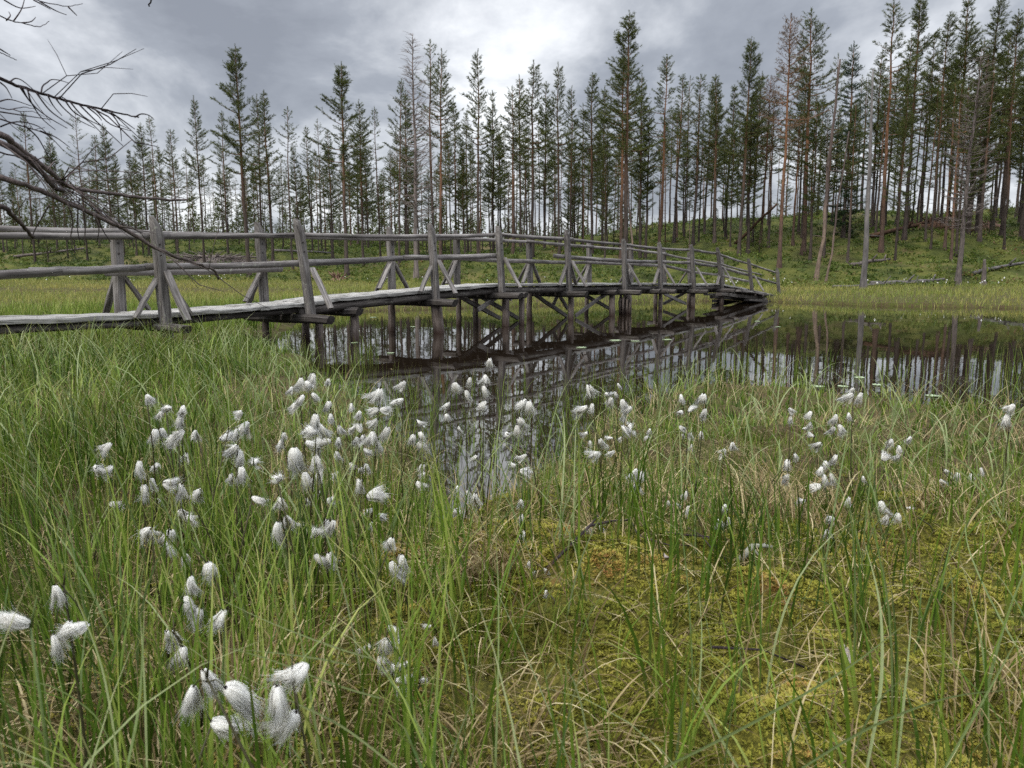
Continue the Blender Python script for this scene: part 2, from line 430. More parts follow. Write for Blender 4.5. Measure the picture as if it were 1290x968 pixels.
def timber(mb, p0, p1, w, h, side, mi=0, seg=6, wob=.004, bev=.15, seed=0, endcut=0, taper=1.0):
    """A sawn or hewn timber from p0 to p1; `side` is the direction of its width. Eight-sided section with worn edges."""
    r_ = np.random.default_rng(seed + 11)
    p0 = np.asarray(p0, float); p1 = np.asarray(p1, float); d = unit(p1 - p0)
    s = unit(np.asarray(side, float) - d * np.dot(side, d)); u = np.cross(d, s)
    b = bev * min(w, h)
    sec = np.array([(-w / 2 + b, -h / 2), (w / 2 - b, -h / 2), (w / 2, -h / 2 + b), (w / 2, h / 2 - b), (w / 2 - b, h / 2), (-w / 2 + b, h / 2), (-w / 2, h / 2 - b), (-w / 2, -h / 2 + b)])
    V = []; G = []; off = r_.random() * 30; L = np.linalg.norm(p1 - p0)
    for i in range(seg + 1):
        f = i / seg; c = p0 + (p1 - p0) * f; k = 1 + (taper - 1) * f
        if i in (0, seg): k *= .93
        jit = (r_.random((8, 2)) - .5) * wob * 2
        q = sec * k + jit; dr = (r_.random(2) - .5) * wob * 2
        for x, y in q:
            e = endcut * (y / h) if i == seg else (-endcut * (y / h) if i == 0 else 0)
            V.append(c + s * (x + dr[0]) + u * (y + dr[1]) + d * e); G.append((f * L + off, x + off, y))
    Q = []
    for i in range(seg):
        for j in range(8):
            k = (j + 1) % 8; Q.append((i * 8 + j, i * 8 + k, i * 8 + 8 + k, i * 8 + 8 + j))
    T = []
    for base, flip in ((0, True), (seg * 8, False)):
        for j in range(1, 7):
            tri = (base, base + j, base + j + 1); T.append(tri[::-1] if flip else tri)
    mb.add(V, Q, T, mi, grain=G)

def blades(mb, P, h, az, lean0, bend, w, segs=4, mi=0, tint=None, r=rng, droop_pow=1.6, facing=None):
    P = np.asarray(P, float); n = len(P)
    if n == 0: return
    h = np.broadcast_to(h, n); az = np.broadcast_to(az, n); lean0 = np.broadcast_to(lean0, n); bend = np.broadcast_to(bend, n); w = np.broadcast_to(w, n)
    fz = az + PI / 2 + (r.random(n) - .5) * 1.6 if facing is None else facing
    wd = np.stack([np.cos(fz), np.sin(fz), np.zeros(n)], -1)
    pos = P.copy(); V = np.zeros((n, segs + 1, 2, 3)); tt = np.zeros((n, segs + 1, 2))
    daz = (r.random(n) - .5) * .8
    for i in range(segs + 1):
        f = i / segs
        hw = .5 * w * (1 - f ** 1.8) * (.75 + .25 * min(1, f * 4)) + .04 * w
        V[:, i, 0] = pos - wd * hw[:, None]; V[:, i, 1] = pos + wd * hw[:, None]; tt[:, i] = f
        th = lean0 + bend * ((f + .5 / segs) ** droop_pow); a = az + daz * f
        pos = pos + np.stack([np.sin(th) * np.cos(a), np.sin(th) * np.sin(a), np.cos(th)], -1) * (h / segs)[:, None]
    base = (np.arange(n) * (segs + 1) * 2)[:, None]; i = np.arange(segs)[None] * 2
    Q = np.stack([base + i, base + i + 1, base + i + 3, base + i + 2], -1).reshape(-1, 4)
    tn = r.random(n) if tint is None else np.broadcast_to(tint, n)
    mb.add(V.reshape(-1, 3), Q, None, mi, t=tt.ravel(), tint=np.repeat(np.clip(tn, 0, 1), (segs + 1) * 2))

def ribbon(mb, pts, w, tint, mi=0, side=None):
    """One long leaf along given points, widest in its lower third and folded along its keel."""
    pts = np.asarray(pts, float)
    P = []
    for i in range(len(pts) - 1):
        p0 = pts[max(i - 1, 0)]; p1 = pts[i]; p2 = pts[i + 1]; p3 = pts[min(i + 2, len(pts) - 1)]
        for f in np.linspace(0, 1, 6, endpoint=False):
            P.append(.5 * ((2 * p1) + (-p0 + p2) * f + (2 * p0 - 5 * p1 + 4 * p2 - p3) * f * f + (-p0 + 3 * p1 - 3 * p2 + p3) * f ** 3))
    P.append(pts[-1]); P = np.array(P); n = len(P)
    tg = np.gradient(P, axis=0); tg /= np.linalg.norm(tg, axis=1)[:, None]
    sd = np.cross(tg, np.array([.25, .95, .2]) if side is None else side); sd /= np.linalg.norm(sd, axis=1)[:, None]
    nn = np.cross(sd, tg)
    f = np.linspace(0, 1, n); hw = w * .5 * np.clip((1 - f ** 2) * (.7 + .6 * np.minimum(f * 3, 1) * .5), .05, 1)
    V = np.stack([P - sd * hw[:, None], P + nn * (hw * .35)[:, None], P + sd * hw[:, None]], 1)
    i = np.arange(n - 1) * 3
    Q = np.concatenate([np.stack([i, i + 1, i + 4, i + 3], -1), np.stack([i + 1, i + 2, i + 5, i + 4], -1)])
    mb.add(V.reshape(-1, 3), Q, None, mi, t=np.repeat(f, 3), tint=tint)

# ------------------------------------------------------------------ ground sheet and water
def moss_amount(x, y):
    ax, ay = at_z(880, 800, .12)[:2]
    m = np.exp(-((x - ax) ** 2 / 1.0 + (y - ay) ** 2 / .55)) * 1.3
    bx, by = at_z(1180, 740, .12)[:2]
    m = np.maximum(m, np.exp(-((x - bx) ** 2 / .9 + (y - by) ** 2 / .5)))
    return np.clip(m * (.4 + 1.2 * fbm(x / .35, y / .35, 77)), 0, 1)

def make_ground():
    rr = [.04, .15, .3]
    while rr[-1] < 3500: rr.append(rr[-1] * (1.0135 if rr[-1] < 90 else 1.12))
    rr = np.array(rr)
    front = np.radians(np.arange(90 - 52, 90 + 52.01, .26)); back = np.radians(np.arange(90 + 52 + 4, 360 + 90 - 52, 4.0))
    th = np.concatenate([front, back]); nr, nt_ = len(rr), len(th)
    X = rr[:, None] * np.cos(th)[None]; Y = rr[:, None] * np.sin(th)[None]
    sd = pond_sd(X, Y); Z = gz(X, Y, sd)
    V = np.stack([X, Y, Z], -1).reshape(-1, 3)
    i = np.arange(nr - 1)[:, None] * nt_; j = np.arange(nt_)[None]; k = (j + 1) % nt_
    Q = np.stack([i + j, i + nt_ + j, i + nt_ + k, i + k], -1).reshape(-1, 4)
    mb = MB(); mb.add(V, Q); c0 = mb.n
    mb.add([[0, 0, float(gz(0., 0.))]]); jj = np.arange(nt_)
    mb.f3.append(np.stack([np.full(nt_, c0), jj, (jj + 1) % nt_], -1)); mb.m3.append(np.zeros(nt_))
    o = mb.build('ground', M['ground']); tag(o, kind='structure')
    ca = o.data.attributes.new('cover', 'FLOAT_COLOR', 'POINT')
    sdf = np.append(shore(X, Y).ravel(), 5.); xf = np.append(X.ravel(), 0); yf = np.append(Y.ravel(), 0)
    r = moss_amount(xf, yf) * (np.hypot(xf, yf) < 6)
    g = sstep(-1.5, 1, yf - hill_base(xf))
    b = (1 - sstep(-.2, .05, sdf))
    C = np.stack([r, g, b, np.ones_like(r)], -1)
    ca.data.foreach_set('color', C.astype(np.float32).ravel())
make_ground()

w_me = bpy.data.meshes.new('water')
w_me.from_pydata([(-45, -6, 0), (60, -6, 0), (60, 42, 0), (-45, 42, 0)], [], [(0, 1, 2, 3)])
w_me.materials.append(M['water'])
tag(new_obj('water', w_me), kind='structure')

# ------------------------------------------------------------------ sky and sun
SUN_EL, SUN_AZ = math.radians(48), math.radians(215)      # azimuth clockwise from +Y
world = bpy.data.worlds.new('World'); scene.world = world; world.use_nodes = True
nt = world.node_tree; nt.nodes.clear()
wo = N(nt, 'ShaderNodeOutputWorld'); bg = N(nt, 'ShaderNodeBackground'); bg.inputs[1].default_value = .1
sky = N(nt, 'ShaderNodeTexSky', sky_type='NISHITA'); sky.sun_disc = False
sky.sun_elevation = SUN_EL; sky.sun_rotation = SUN_AZ
tc = N(nt, 'ShaderNodeTexCoord'); sx = N(nt, 'ShaderNodeSeparateXYZ'); nt.links.new(tc.outputs['Generated'], sx.inputs[0])
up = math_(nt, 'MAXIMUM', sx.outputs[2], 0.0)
den = math_(nt, 'ADD', up, .40)
cx = N(nt, 'ShaderNodeCombineXYZ')
nt.links.new(math_(nt, 'DIVIDE', sx.outputs[0], den), cx.inputs[0]); nt.links.new(math_(nt, 'DIVIDE', sx.outputs[1], den), cx.inputs[1])
mp = N(nt, 'ShaderNodeMapping'); mp.inputs['Location'].default_value = (1.7, 4.3, 0); nt.links.new(cx.outputs[0], mp.inputs[0])
c1 = noise(nt, 2.6, 8, .57, mp.outputs[0], .25)
fac = math_(nt, 'ADD', .5, math_(nt, 'MULTIPLY', math_(nt, 'SUBTRACT', c1.outputs[0], .5), 2.1))
def blob(px, py, size, amt):
    """A thick or thin patch of the cloud deck towards one part of the sky."""
    global fac
    d = unit(ray(px, py))
    dp = N(nt, 'ShaderNodeVectorMath', operation='DOT_PRODUCT'); dp.inputs[1].default_value = tuple(d)
    nrm = N(nt, 'ShaderNodeVectorMath', operation='NORMALIZE'); nt.links.new(tc.outputs['Generated'], nrm.inputs[0])
    wob = noise(nt, 6, 6, .62, tc.outputs['Generated'])
    nt.links.new(nrm.outputs[0], dp.inputs[0])
    f = N(nt, 'ShaderNodeMapRange', interpolation_type='SMOOTHSTEP')
    f.inputs[1].default_value = math.cos(size); f.inputs[2].default_value = 1.0; f.inputs[4].default_value = amt
    v = math_(nt, 'ADD', dp.outputs['Value'], math_(nt, 'MULTIPLY', math_(nt, 'SUBTRACT', wob.outputs[0], .5), .9 * (1 - math.cos(size))))
    nt.links.new(v, f.inputs[0])
    fac = math_(nt, 'ADD', fac, f.outputs[0])
for b in [(240, 100, .12, -.20), (330, 150, .10, -.10), (820, 50, .26, -.30), (1000, -60, .3, -.1), (520, 40, .2, -.07), (30, 90, .14, .0), (645, 85, .13, .36), (110, 140, .16, .07), (350, 260, .2, .12), (640, 190, .3, .08),
          (60, 50, .22, -.18), (190, 60, .14, .06), (960, 60, .14, .08), (1200, 60, .3, .06)]:
    blob(*b)
cl = ramp(nt, [(.08, (.28, .30, .345)), (.34, (.37, .395, .445)), (.54, (.56, .585, .63)), (.70, (.76, .785, .83)), (.9, (1.05, 1.07, 1.09))], fac)
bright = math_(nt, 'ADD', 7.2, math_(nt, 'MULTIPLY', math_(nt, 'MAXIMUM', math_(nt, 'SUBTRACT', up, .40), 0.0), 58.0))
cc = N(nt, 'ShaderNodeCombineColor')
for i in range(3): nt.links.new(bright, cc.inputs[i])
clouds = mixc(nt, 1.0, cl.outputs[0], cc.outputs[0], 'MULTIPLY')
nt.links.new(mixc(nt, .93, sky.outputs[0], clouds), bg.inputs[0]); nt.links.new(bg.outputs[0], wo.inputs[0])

sun_d = bpy.data.lights.new('sun', 'SUN'); sun_d.energy = 1.5; sun_d.angle = math.radians(10); sun_d.color = (1, .94, .84)
sun = new_obj('sun', sun_d); sun.location = (-20, -30, 40)
to_sun = Vector((math.sin(SUN_AZ) * math.cos(SUN_EL), math.cos(SUN_AZ) * math.cos(SUN_EL), math.sin(SUN_EL)))
sun.rotation_euler = to_sun.to_track_quat('Z', 'Y').to_euler()

# ------------------------------------------------------------------ footbridge
B0 = np.array([-4.0, 8.6]); BU = np.array([.5671, .8237]); BN = np.array([.8237, -.5671])   # along, and out towards the camera side
U3 = np.array([BU[0], BU[1], 0]); N3 = np.array([BN[0], BN[1], 0]); Z3 = np.array([0, 0, 1.])
def brp(px, py, off=0.):
    """Point of the vertical plane `off` metres outside the near rail seen at a pixel of the survey photo -> (s, z)."""
    r = ray(px, py); o = B0 + BN * off
    k = np.dot(o, BN) / np.dot(r[:2], BN); p = r * k
    return float(np.dot(p[:2] - B0, BU)), float(CAMZ + p[2])
def W3(s, off, z): return np.array([*(B0 + BU * s + BN * off), z])
BW = .95
bridge = empty('footbridge', (0, 0, 0), 'long weathered grey wooden footbridge with pole railings crossing the pond', 'footbridge')

deck_px = [(-70, 409), (0, 403.5), (165, 397.5), (235, 394), (330, 386.5), (390, 381.5), (430, 375), (490, 370), (549, 364.5), (632, 357.8), (717, 357.5), (787, 357), (832, 356.8), (873, 358), (909, 357.5), (930, 361.5), (947, 365), (978, 372)]
DS, DZ = zip(*[brp(x, y, -.07) for x, y in deck_px])
def dz(s): return float(np.interp(s, DS, DZ))

front = [((209, 408), (195, 273)), ((390, 384), (375, 276)), ((549, 372), (543, 282)), ((632, 363), (628, 285)), ((717, 363), (714, 290)), ((787, 362), (786, 301)),
         ((832, 361), (831, 305)), ((874, 360), (871, 308)), ((909, 359), (904, 312)), ((947, 364), (943, 326)), ((981, 367), (979, 338))]
backp = [((152, 391), (145, 274)), ((333, 380), (326, 280)), ((494, 367), (491, 286)), ((576, 361), (575, 290)), ((668, 358), (666, 299)), ((742, 357), (742, 303)),
         ((795, 357), (795, 307)), ((837, 357), (836, 312)), ((869, 358), (868, 318)), ((911, 359), (909, 322))]

def post_mesh(b, t, off, seed, w=.118):
    """Squared post with a top hewn to a rounded point on the outer side."""
    s0, z0 = b; s1, z1 = t; z0 = z0 - .16
    r_ = np.random.default_rng(seed); mb = MB(); V = []; G = []; H = z1 - z0; nl = 11; tp = .20
    fs = list(np.linspace(0, 1 - tp / H, 7)) + [1 - tp / H + tp / H * q for q in (.3, .55, .75, .9, 1.0)]
    for f in fs:
        z = z0 + H * f; s = s0 + (s1 - s0) * (f - .16 / H) / (1 - .16 / H)
        a = max(0, (z - (z1 - tp)) / tp)
        wl = w * (1 - .72 * a ** 1.9); sh = -.5 * (w - wl)           # narrows from one side
        ws = w * .88 * (1 - .25 * a ** 3); c = .018
        for x, y in [(-wl / 2 + c, -ws / 2), (wl / 2 - c, -ws / 2), (wl / 2, -ws / 2 + c), (wl / 2, ws / 2 - c), (wl / 2 - c, ws / 2), (-wl / 2 + c, ws / 2), (-wl / 2, ws / 2 - c), (-wl / 2, -ws / 2 + c)]:
            j = (r_.random(2) - .5) * .008
            V.append(W3(s + x + sh + j[0], off + y + j[1], z)); G.append((z + seed, x + seed * .3, y))
    V = np.array(V); n = len(fs); Q = [(i * 8 + j, i * 8 + (j + 1) % 8, i * 8 + 8 + (j + 1) % 8, i * 8 + 8 + j) for i in range(n - 1) for j in range(8)]
    T = [((n - 1) * 8, (n - 1) * 8 + j, (n - 1) * 8 + j + 1) for j in range(1, 7)]
    mb.add(V, Q, T, grain=G); return mb

def bolts(parent, b, t, off, sgn, w=.118):
    (s0, z0), (s1, z1) = b, t
    for dzv in (.30, .42):
        z = z1 - dzv; f = (z - z0) / (z1 - z0); s = s0 + (s1 - s0) * f
        mb = MB(); p = W3(s - .01, off + sgn * w * .43, z)
        tube(mb, [p, p + N3 * sgn * .012], [.013, .011], 8); mb.build('bolt', M['iron'], parent)

OFF_F, OFF_B = 0.0, -BW
FS = []; BS = []
for idx, (rows, off, store, sgn) in enumerate(((front, OFF_F, FS, 1), (backp, OFF_B, BS, -1))):
    for i, (b, t) in enumerate(rows):
        bb, tt = brp(*b, off), brp(*t, off); store.append(bb[0])
        p = post_mesh(bb, tt, off, i + 40 * idx).build('handrail_post', M['wood'], bridge, grain=True, smooth=False)
        bolts(p, bb, tt, off, 1)
        d = dz(bb[0]); top = d + .47
        # braces: one out sideways to the end of the cross beam, others along the deck
        if not (off == 0 and i == 10):
            mb = MB(); timber(mb, W3(bb[0] + .02, off + sgn * .05, top), W3(bb[0] + .02, off + sgn * .40, d - .06), .085, .035, U3, seed=i + idx * 50, wob=.003)
            mb.build('brace', M['wood'], p, grain=True, smooth=False)
        kinds = {0: (-1, 1), 2: (-1,), 4: (-1, 1), 5: (1,), 6: (-1,), 8: (-1,)} if off == 0 else {0: (1,), 1: (-1,), 2: (-1, 1), 3: (-1,), 4: (-1, 1), 5: (-1,), 6: (-1,)}
        for sg in kinds.get(i, ()):
            mb = MB(); timber(mb, W3(bb[0] + sg * .03, off - sgn * .02, top - .02), W3(bb[0] + sg * .34, off - sgn * .03, d - (.03 if off == 0 else -.01)), .08, .035, N3, seed=i * 3 + sg + idx * 70, wob=.003)
            mb.build('brace', M['wood'], p, grain=True, smooth=False)

def rails(chains, off, r0, seed):
    for c in chains:
        for k in range(len(c) - 1):
            (x0, y0), (x1, y1) = c[k], c[k + 1]
            s0, z0 = brp(x0, y0, off); s1, z1 = brp(x1, y1, off)
            e = .14; d = (z1 - z0) / (s1 - s0)
            q = random.Random(seed + k * 7); n = 9; pts = []
            lift = .012 * (-1) ** k
            for i in range(n):
                f = i / (n - 1); s = s0 - e + (s1 - s0 + 2 * e) * f
                sag = -.012 * math.sin(PI * f)
                pts.append(W3(s, off + (q.random() - .5) * .008 + .018 * (-1) ** k, z0 + d * (s - s0) + sag + lift * (1 - 2 * f) * .6 + (q.random() - .5) * .007))
            mb = MB(); big = r0 * (1.05 + .15 * q.random()) * (.84 if c is chains[0] else 1.04)
            tube(mb, pts, np.linspace(big, big * .82, n) if k % 2 else np.linspace(big * .85, big, n), 9, rough=.10, seed=seed + k)
            mb.build('handrail_pole', M['rail'], bridge, grain=True)
rails([[(-80, 296.5), (197, 296.5), (382, 296.5), (545, 297.5), (628, 296), (716, 301), (787, 308.5), (831, 313), (872, 315), (904, 319.5), (943, 332.5), (979, 344)],
       [(-80, 349), (57, 341.5), (197, 336.5), (385, 331), (515, 325), (622, 322)], [(702, 323.2), (787, 328.6), (831, 330), (872, 330.7), (905, 336), (943, 346.5), (979, 357.6)]], -.10, .040, 3)
rails([[(-80, 285.5), (147, 291), (330, 297), (493, 300.5), (576, 300.5), (628, 302), (668, 305), (742, 310.5), (795, 314.5), (836, 319.5), (869, 327), (907, 332.5), (958, 346)],
       [(147, 344), (343, 338.5)], [(574, 325.5), (668, 329), (742, 331), (795, 332), (837, 335), (869, 341.8), (905, 346.5), (940, 354)]], OFF_B + .10, .037, 90)

# deck: lengthways planks, bay by bay
bays = [DS[0]] + [FS[0] - .1, FS[1] + .05, FS[2] + .06] + [FS[i] + .08 for i in (3, 4, 5, 6, 7, 8, 9)] + [FS[10] - .25]
for i in range(len(bays) - 1):
    a, b = bays[i], bays[i + 1]; mb = MB(); npl = 4; wid = (BW - .16) / npl
    for k in range(npl):
        off = -.075 - wid * (k + .5); q = random.Random(i * 9 + k)
        ea, eb = (q.random() - .3) * .14, (q.random() - .7) * .14
        if i == len(bays) - 2: eb = 0
        samples = [a + ea] + [s for s in DS if a + .3 < s < b - .3] + [b + eb]
        for m_ in range(len(samples) - 1):
            s0, s1 = samples[m_], samples[m_ + 1]
            o = .006 * (q.random() - .5) + (.004 if i % 2 else 0)
            timber(mb, W3(s0, off, dz(s0) - .026 + o), W3(s1, off, dz(s1) - .026 + o), wid - .016, .052, N3, seg=7, seed=i * 31 + k * 5 + m_, wob=.005)
    mb.build('deck_planks', M['plank'], bridge, grain=True, smooth=False)
    for off in (-.17, -.78):
        r = .042 if i < 2 else .066
        mb = MB(); n = 7; pts = []
        for f in np.linspace(0, 1, n):
            s = a - .12 + (b - a + .24) * f; pts.append(W3(s, off + .02 * (-1) ** i, dz(s) - .055 - r - .004))
        tube(mb, pts, np.linspace(r, r * .88, n), 9, rough=.1, seed=i * 3 + int(-off * 10)); mb.build('stringer_log', M['beam'], bridge, grain=True)

mid_front = [brp(446, 380, 0)[0], brp(657, 372, 0)[0], brp(771, 370, 0)[0], brp(826, 368, 0)[0]]
for j, s in enumerate(FS[:10] + mid_front):
    d = dz(s) - (.17 if s > 1.5 else .13); mid = j >= 10
    mb = MB(); h = .125 if s > 1.5 else .085
    timber(mb, W3(s - .03, -BW - (.12 if mid else .40), d - h * .5 + .02), W3(s - .03, .13 if mid else .43, d - h * .5 + .02), .15, h, U3, seed=j + 400, wob=.006, bev=.28, endcut=.05)
    mb.build('cross_beam', M['beam'], bridge, grain=True, smooth=False)

piles = [(401, 0), (446, 0), (637, 0), (657, 0), (719, 0), (771, 0), (832, 0), (873, 0), (909, 0), (942, 0)]
piles_b = [(333, 0), (384, 0), (493, 0), (578, 0), (599, 0), (667, 0), (739, 0), (826, 0), (868, 0), (905, 0)]
def pile(px, off, seed, r=.062, lean=(0, 0), name='pile'):
    s, _ = brp(px, 380, off); d = dz(s) - .20; q = np.random.default_rng(seed); n = 12; pts = []
    for f in np.linspace(0, 1, n):
        z = d + (-.62 - d) * f
        pts.append(W3(s + lean[0] * f + (q.random() - .5) * .008, off + lean[1] * f + (q.random() - .5) * .008, z))
    mb = MB(); rr = np.linspace(r * 1.0, r * 1.06, n) * (1 + (q.random(n) - .5) * .07)
    tube(mb, pts, rr, 10, rough=.08, seed=seed); return mb.build(name, M['pile'], bridge, grain=True)
for k, (px, o) in enumerate(piles): pile(px, OFF_F - .03, 500 + k, .054 + .008 * (k % 3))
for k, (px, o) in enumerate(piles_b): pile(px, OFF_B + .03, 540 + k, .050 + .006 * (k % 3))
pile(549, OFF_F - .03, 580, .092, (.10, .05)); pile(790, OFF_F - .05, 581, .10, (.02, 0))
# splintered cladding round the broken pile
s, _ = brp(790, 372, 0); d = dz(s) - .2
for k in range(9):
    a = k * 2 * PI / 9; q = random.Random(k); mb = MB()
    p0 = W3(s + .10 * math.cos(a), -.05 + .10 * math.sin(a), d - .01); p1 = W3(s + .135 * math.cos(a + .2), -.05 + .135 * math.sin(a + .2), d - .16 - .1 * q.random()); p2 = W3(s + .12 * math.cos(a + .3), -.05 + .12 * math.sin(a + .3), -.1)
    tube(mb, [p0, p1, p2], [.012, .03, .022], 5, rough=.3, seed=k); mb.build('splinter', M['pile'], bridge, grain=True)

braces_px = [(578, 373, 632, 401, -.5), (630, 371, 605, 391, -.2), (603, 372, 655, 401, -.75), (672, 370, 716, 398, -.5), (716, 398, 752, 426, -.55), (727, 367, 770, 389, -.6), (768, 367, 727, 398, -.25),
             (836, 370, 866, 383, -.2), (866, 367, 838, 383, -.7), (642, 377, 655, 367, -.1), (697, 384, 705, 372, -.6), (705, 372, 717, 389, -.62)]
for k, (x0, y0, x1, y1, off) in enumerate(braces_px):
    a = brp(x0, y0, off); b = brp(x1, y1, off); mb = MB()
    timber(mb, W3(a[0], off, a[1]), W3(b[0], off - .05, b[1]), .085, .045, Z3, seed=700 + k, wob=.005)
    mb.build('cross_brace', M['wood'], bridge, grain=True, smooth=False)

# tarred, collapsing ramp timbers at the far landing
ramp_px = [(905, 371, 1008, 382, .15, .10, 'beam'), (898, 374, 985, 381, -.15, .10, 'beam'), (890, 371, 960, 369, -.55, .07, 'plank'), (925, 366, 990, 376, .05, .09, 'beam'), (918, 375, 1000, 380, -.35, .10, 'beam'),
           (930, 366, 965, 371, .30, .07, 'wood'), (940, 378, 1012, 383, .30, .07, 'beam'), (900, 379, 950, 383, -.7, .09, 'beam')]
for k, (x0, y0, x1, y1, off, w, mm) in enumerate(ramp_px):
    a = brp(x0, y0, off); b = brp(x1, y1, off); mb = MB()
    timber(mb, W3(a[0], off, a[1]), W3(b[0], off, b[1]), .20, w, N3, seed=760 + k, wob=.01); mb.build('ramp_plank', M[mm], bridge, grain=True, smooth=False)

# ------------------------------------------------------------------ trees
def needles(mb, base, tip, n, r, ln=.15, wd=.022, mi=1, shade=.5):
    """One shoot: needles standing out around a twig from base to tip."""
    base = np.asarray(base); tip = np.asarray(tip); d = unit(tip - base)
    f = r.random(n) ** .8; P = base + (tip - base) * f[:, None]
    v = r.normal(size=(n, 3)); v -= d * (v @ d)[:, None]; v /= np.linalg.norm(v, axis=1)[:, None]
    dirv = d * (.55 + .5 * r.random(n))[:, None] + v * .8; dirv /= np.linalg.norm(dirv, axis=1)[:, None]
    sv = np.cross(dirv, r.normal(size=(n, 3))); sv /= np.linalg.norm(sv, axis=1)[:, None]
    L = ln * (.7 + .5 * r.random(n))[:, None]
    V = np.stack([P - sv * wd / 2, P + sv * wd / 2, P + dirv * L], 1).reshape(-1, 3)
    T = np.arange(n * 3).reshape(-1, 3)
    mb.add(V, None, T, mi, tint=np.repeat(np.clip(shade + (r.random(n) - .5) * .35, 0, 1), 3))

def trunk_mesh(name, H, r0, m, seed, wob=.085, stubs=16, stub_lo=.12, stub_hi=.6, top=.012, lean=0, sides=8):
    q = np.random.default_rng(seed); n = 16; f = np.linspace(0, 1, n)
    wx = np.cumsum(q.normal(size=n)) * wob * .3; wy = np.cumsum(q.normal(size=n)) * wob * .3
    pts = np.stack([(wx - wx[0]) + lean * f * H, wy - wy[0], f * H], -1)
    flare = 1 + .5 * np.exp(-f * H / .35)
    rad = (r0 * (1 - f) ** .8 * .92 + top) * flare
    mb = MB(); tube(mb, np.vstack([pts[:1] - [0, 0, .4], pts]), np.concatenate([[rad[0] * 1.1], rad]), sides, rough=.10, seed=seed)
    for k in range(stubs):                       # dead snapped side branches
        g = stub_lo + (stub_hi - stub_lo) * q.random(); p = np.array([np.interp(g, f, pts[:, i]) for i in range(3)])
        a = q.random() * 2 * PI; L = (.25 + 1.0 * q.random() ** 2) * (.5 + g)
        e = p + np.array([math.cos(a), math.sin(a), -.15 + .35 * q.random()]) * L
        mb_r = .012 + .008 * q.random()
        tube(mb, [p, (p + e) / 2 + [0, 0, .05 * L], e], [mb_r, mb_r * .7, .004], 4, cap=False, seed=k)
        if L > .6:
            e2 = (p + e) / 2 + np.array([math.cos(a + .8), math.sin(a + .8), .1]) * L * .4
            tube(mb, [(p + e) / 2, e2], [mb_r * .6, .003], 3, cap=False, seed=k)
    return mb.mesh(name, m, grain=False), pts, f

def crown_mesh(name, H, pts, f, base, R, seed, dens=1.0, needle='needle', bark='bark', sparse=.0, up0=1.05, up1=.12, nl=.15, shape=1.0, per=19, wd=.025):
    """Whorls of limbs, each limb carrying shoots; gaps are where limbs were shed."""
    q = np.random.default_rng(seed); mb = MB(); z = base * H; k = 0
    while z < H * .985:
        g = z / H; u = max(0.0, (g - base) / (1 - base))
        prof = (1 - u) ** (.85 * shape) * (.55 + .45 * min(1, u / .2)) * 1.18 + .06
        nb = int(q.integers(2, 7)); a0 = q.random() * 2 * PI
        for j in range(nb):
            if q.random() < sparse + .12 + .25 * (1 - u): continue
            a = a0 + j * 2 * PI / nb + (q.random() - .5) * .6
            L = R * prof * (.45 + .95 * q.random() ** 1.3) * float(.5 + 1.0 * vnoise(math.cos(a) * 1.3 + 9, math.sin(a) * 1.3 + z * .55, seed))
            fol = .55 + 1.0 * q.random()
            el = up1 + (up0 - up1) * u ** 1.4 + (q.random() - .5) * .35
            p0 = np.array([np.interp(g, f, pts[:, i]) for i in range(3)])
            h = np.array([math.cos(a), math.sin(a), 0]); n = 5; P = []
            for i in range(n):
                t = i / (n - 1); P.append(p0 + h * (L * t * math.cos(el)) + np.array([0, 0, L * (t * math.sin(el) + .16 * t * t * (1 - u) - .10 * math.sin(PI * t) * (1 - u))]))
            P = np.array(P); br = .008 + .014 * L
            tube(mb, P, np.linspace(br, .005, n), 4, 0, cap=False, seed=k)
            shade = .35 + .35 * q.random()
            ns = max(2, int(L / .11 * dens * fol)); 
            for s_ in range(ns):
                t = 1 - (s_ / ns) ** 1.15 * .82
                b = np.array([np.interp(t, np.linspace(0, 1, n), P[:, i]) for i in range(3)])
                sl = .14 + .26 * q.random() * (1.15 - .5 * t) * min(1.3, .5 + L)
                aa = a + (1 if s_ % 2 else -1) * (.35 + .6 * q.random()) * (1 if s_ else 0)
                e = b + np.array([math.cos(aa), math.sin(aa), .25 + .9 * q.random() * (.35 + u)]) * sl
                needles(mb, b, e, per, q, nl, wd, 1, shade)
            k += 1
        z += (.20 + .20 * q.random()) * (1.15 - .5 * u) * (1 / max(dens, .6)) ** .3
    tp = pts[-1]
    for _ in range(3):
        needles(mb, tp - [0, 0, .25], tp + [0, 0, .22], 16, q, nl * .9, wd, 1, .55)
    return mb.mesh(name, [M[bark], M[needle]], smooth=False, attrs=('tint',))

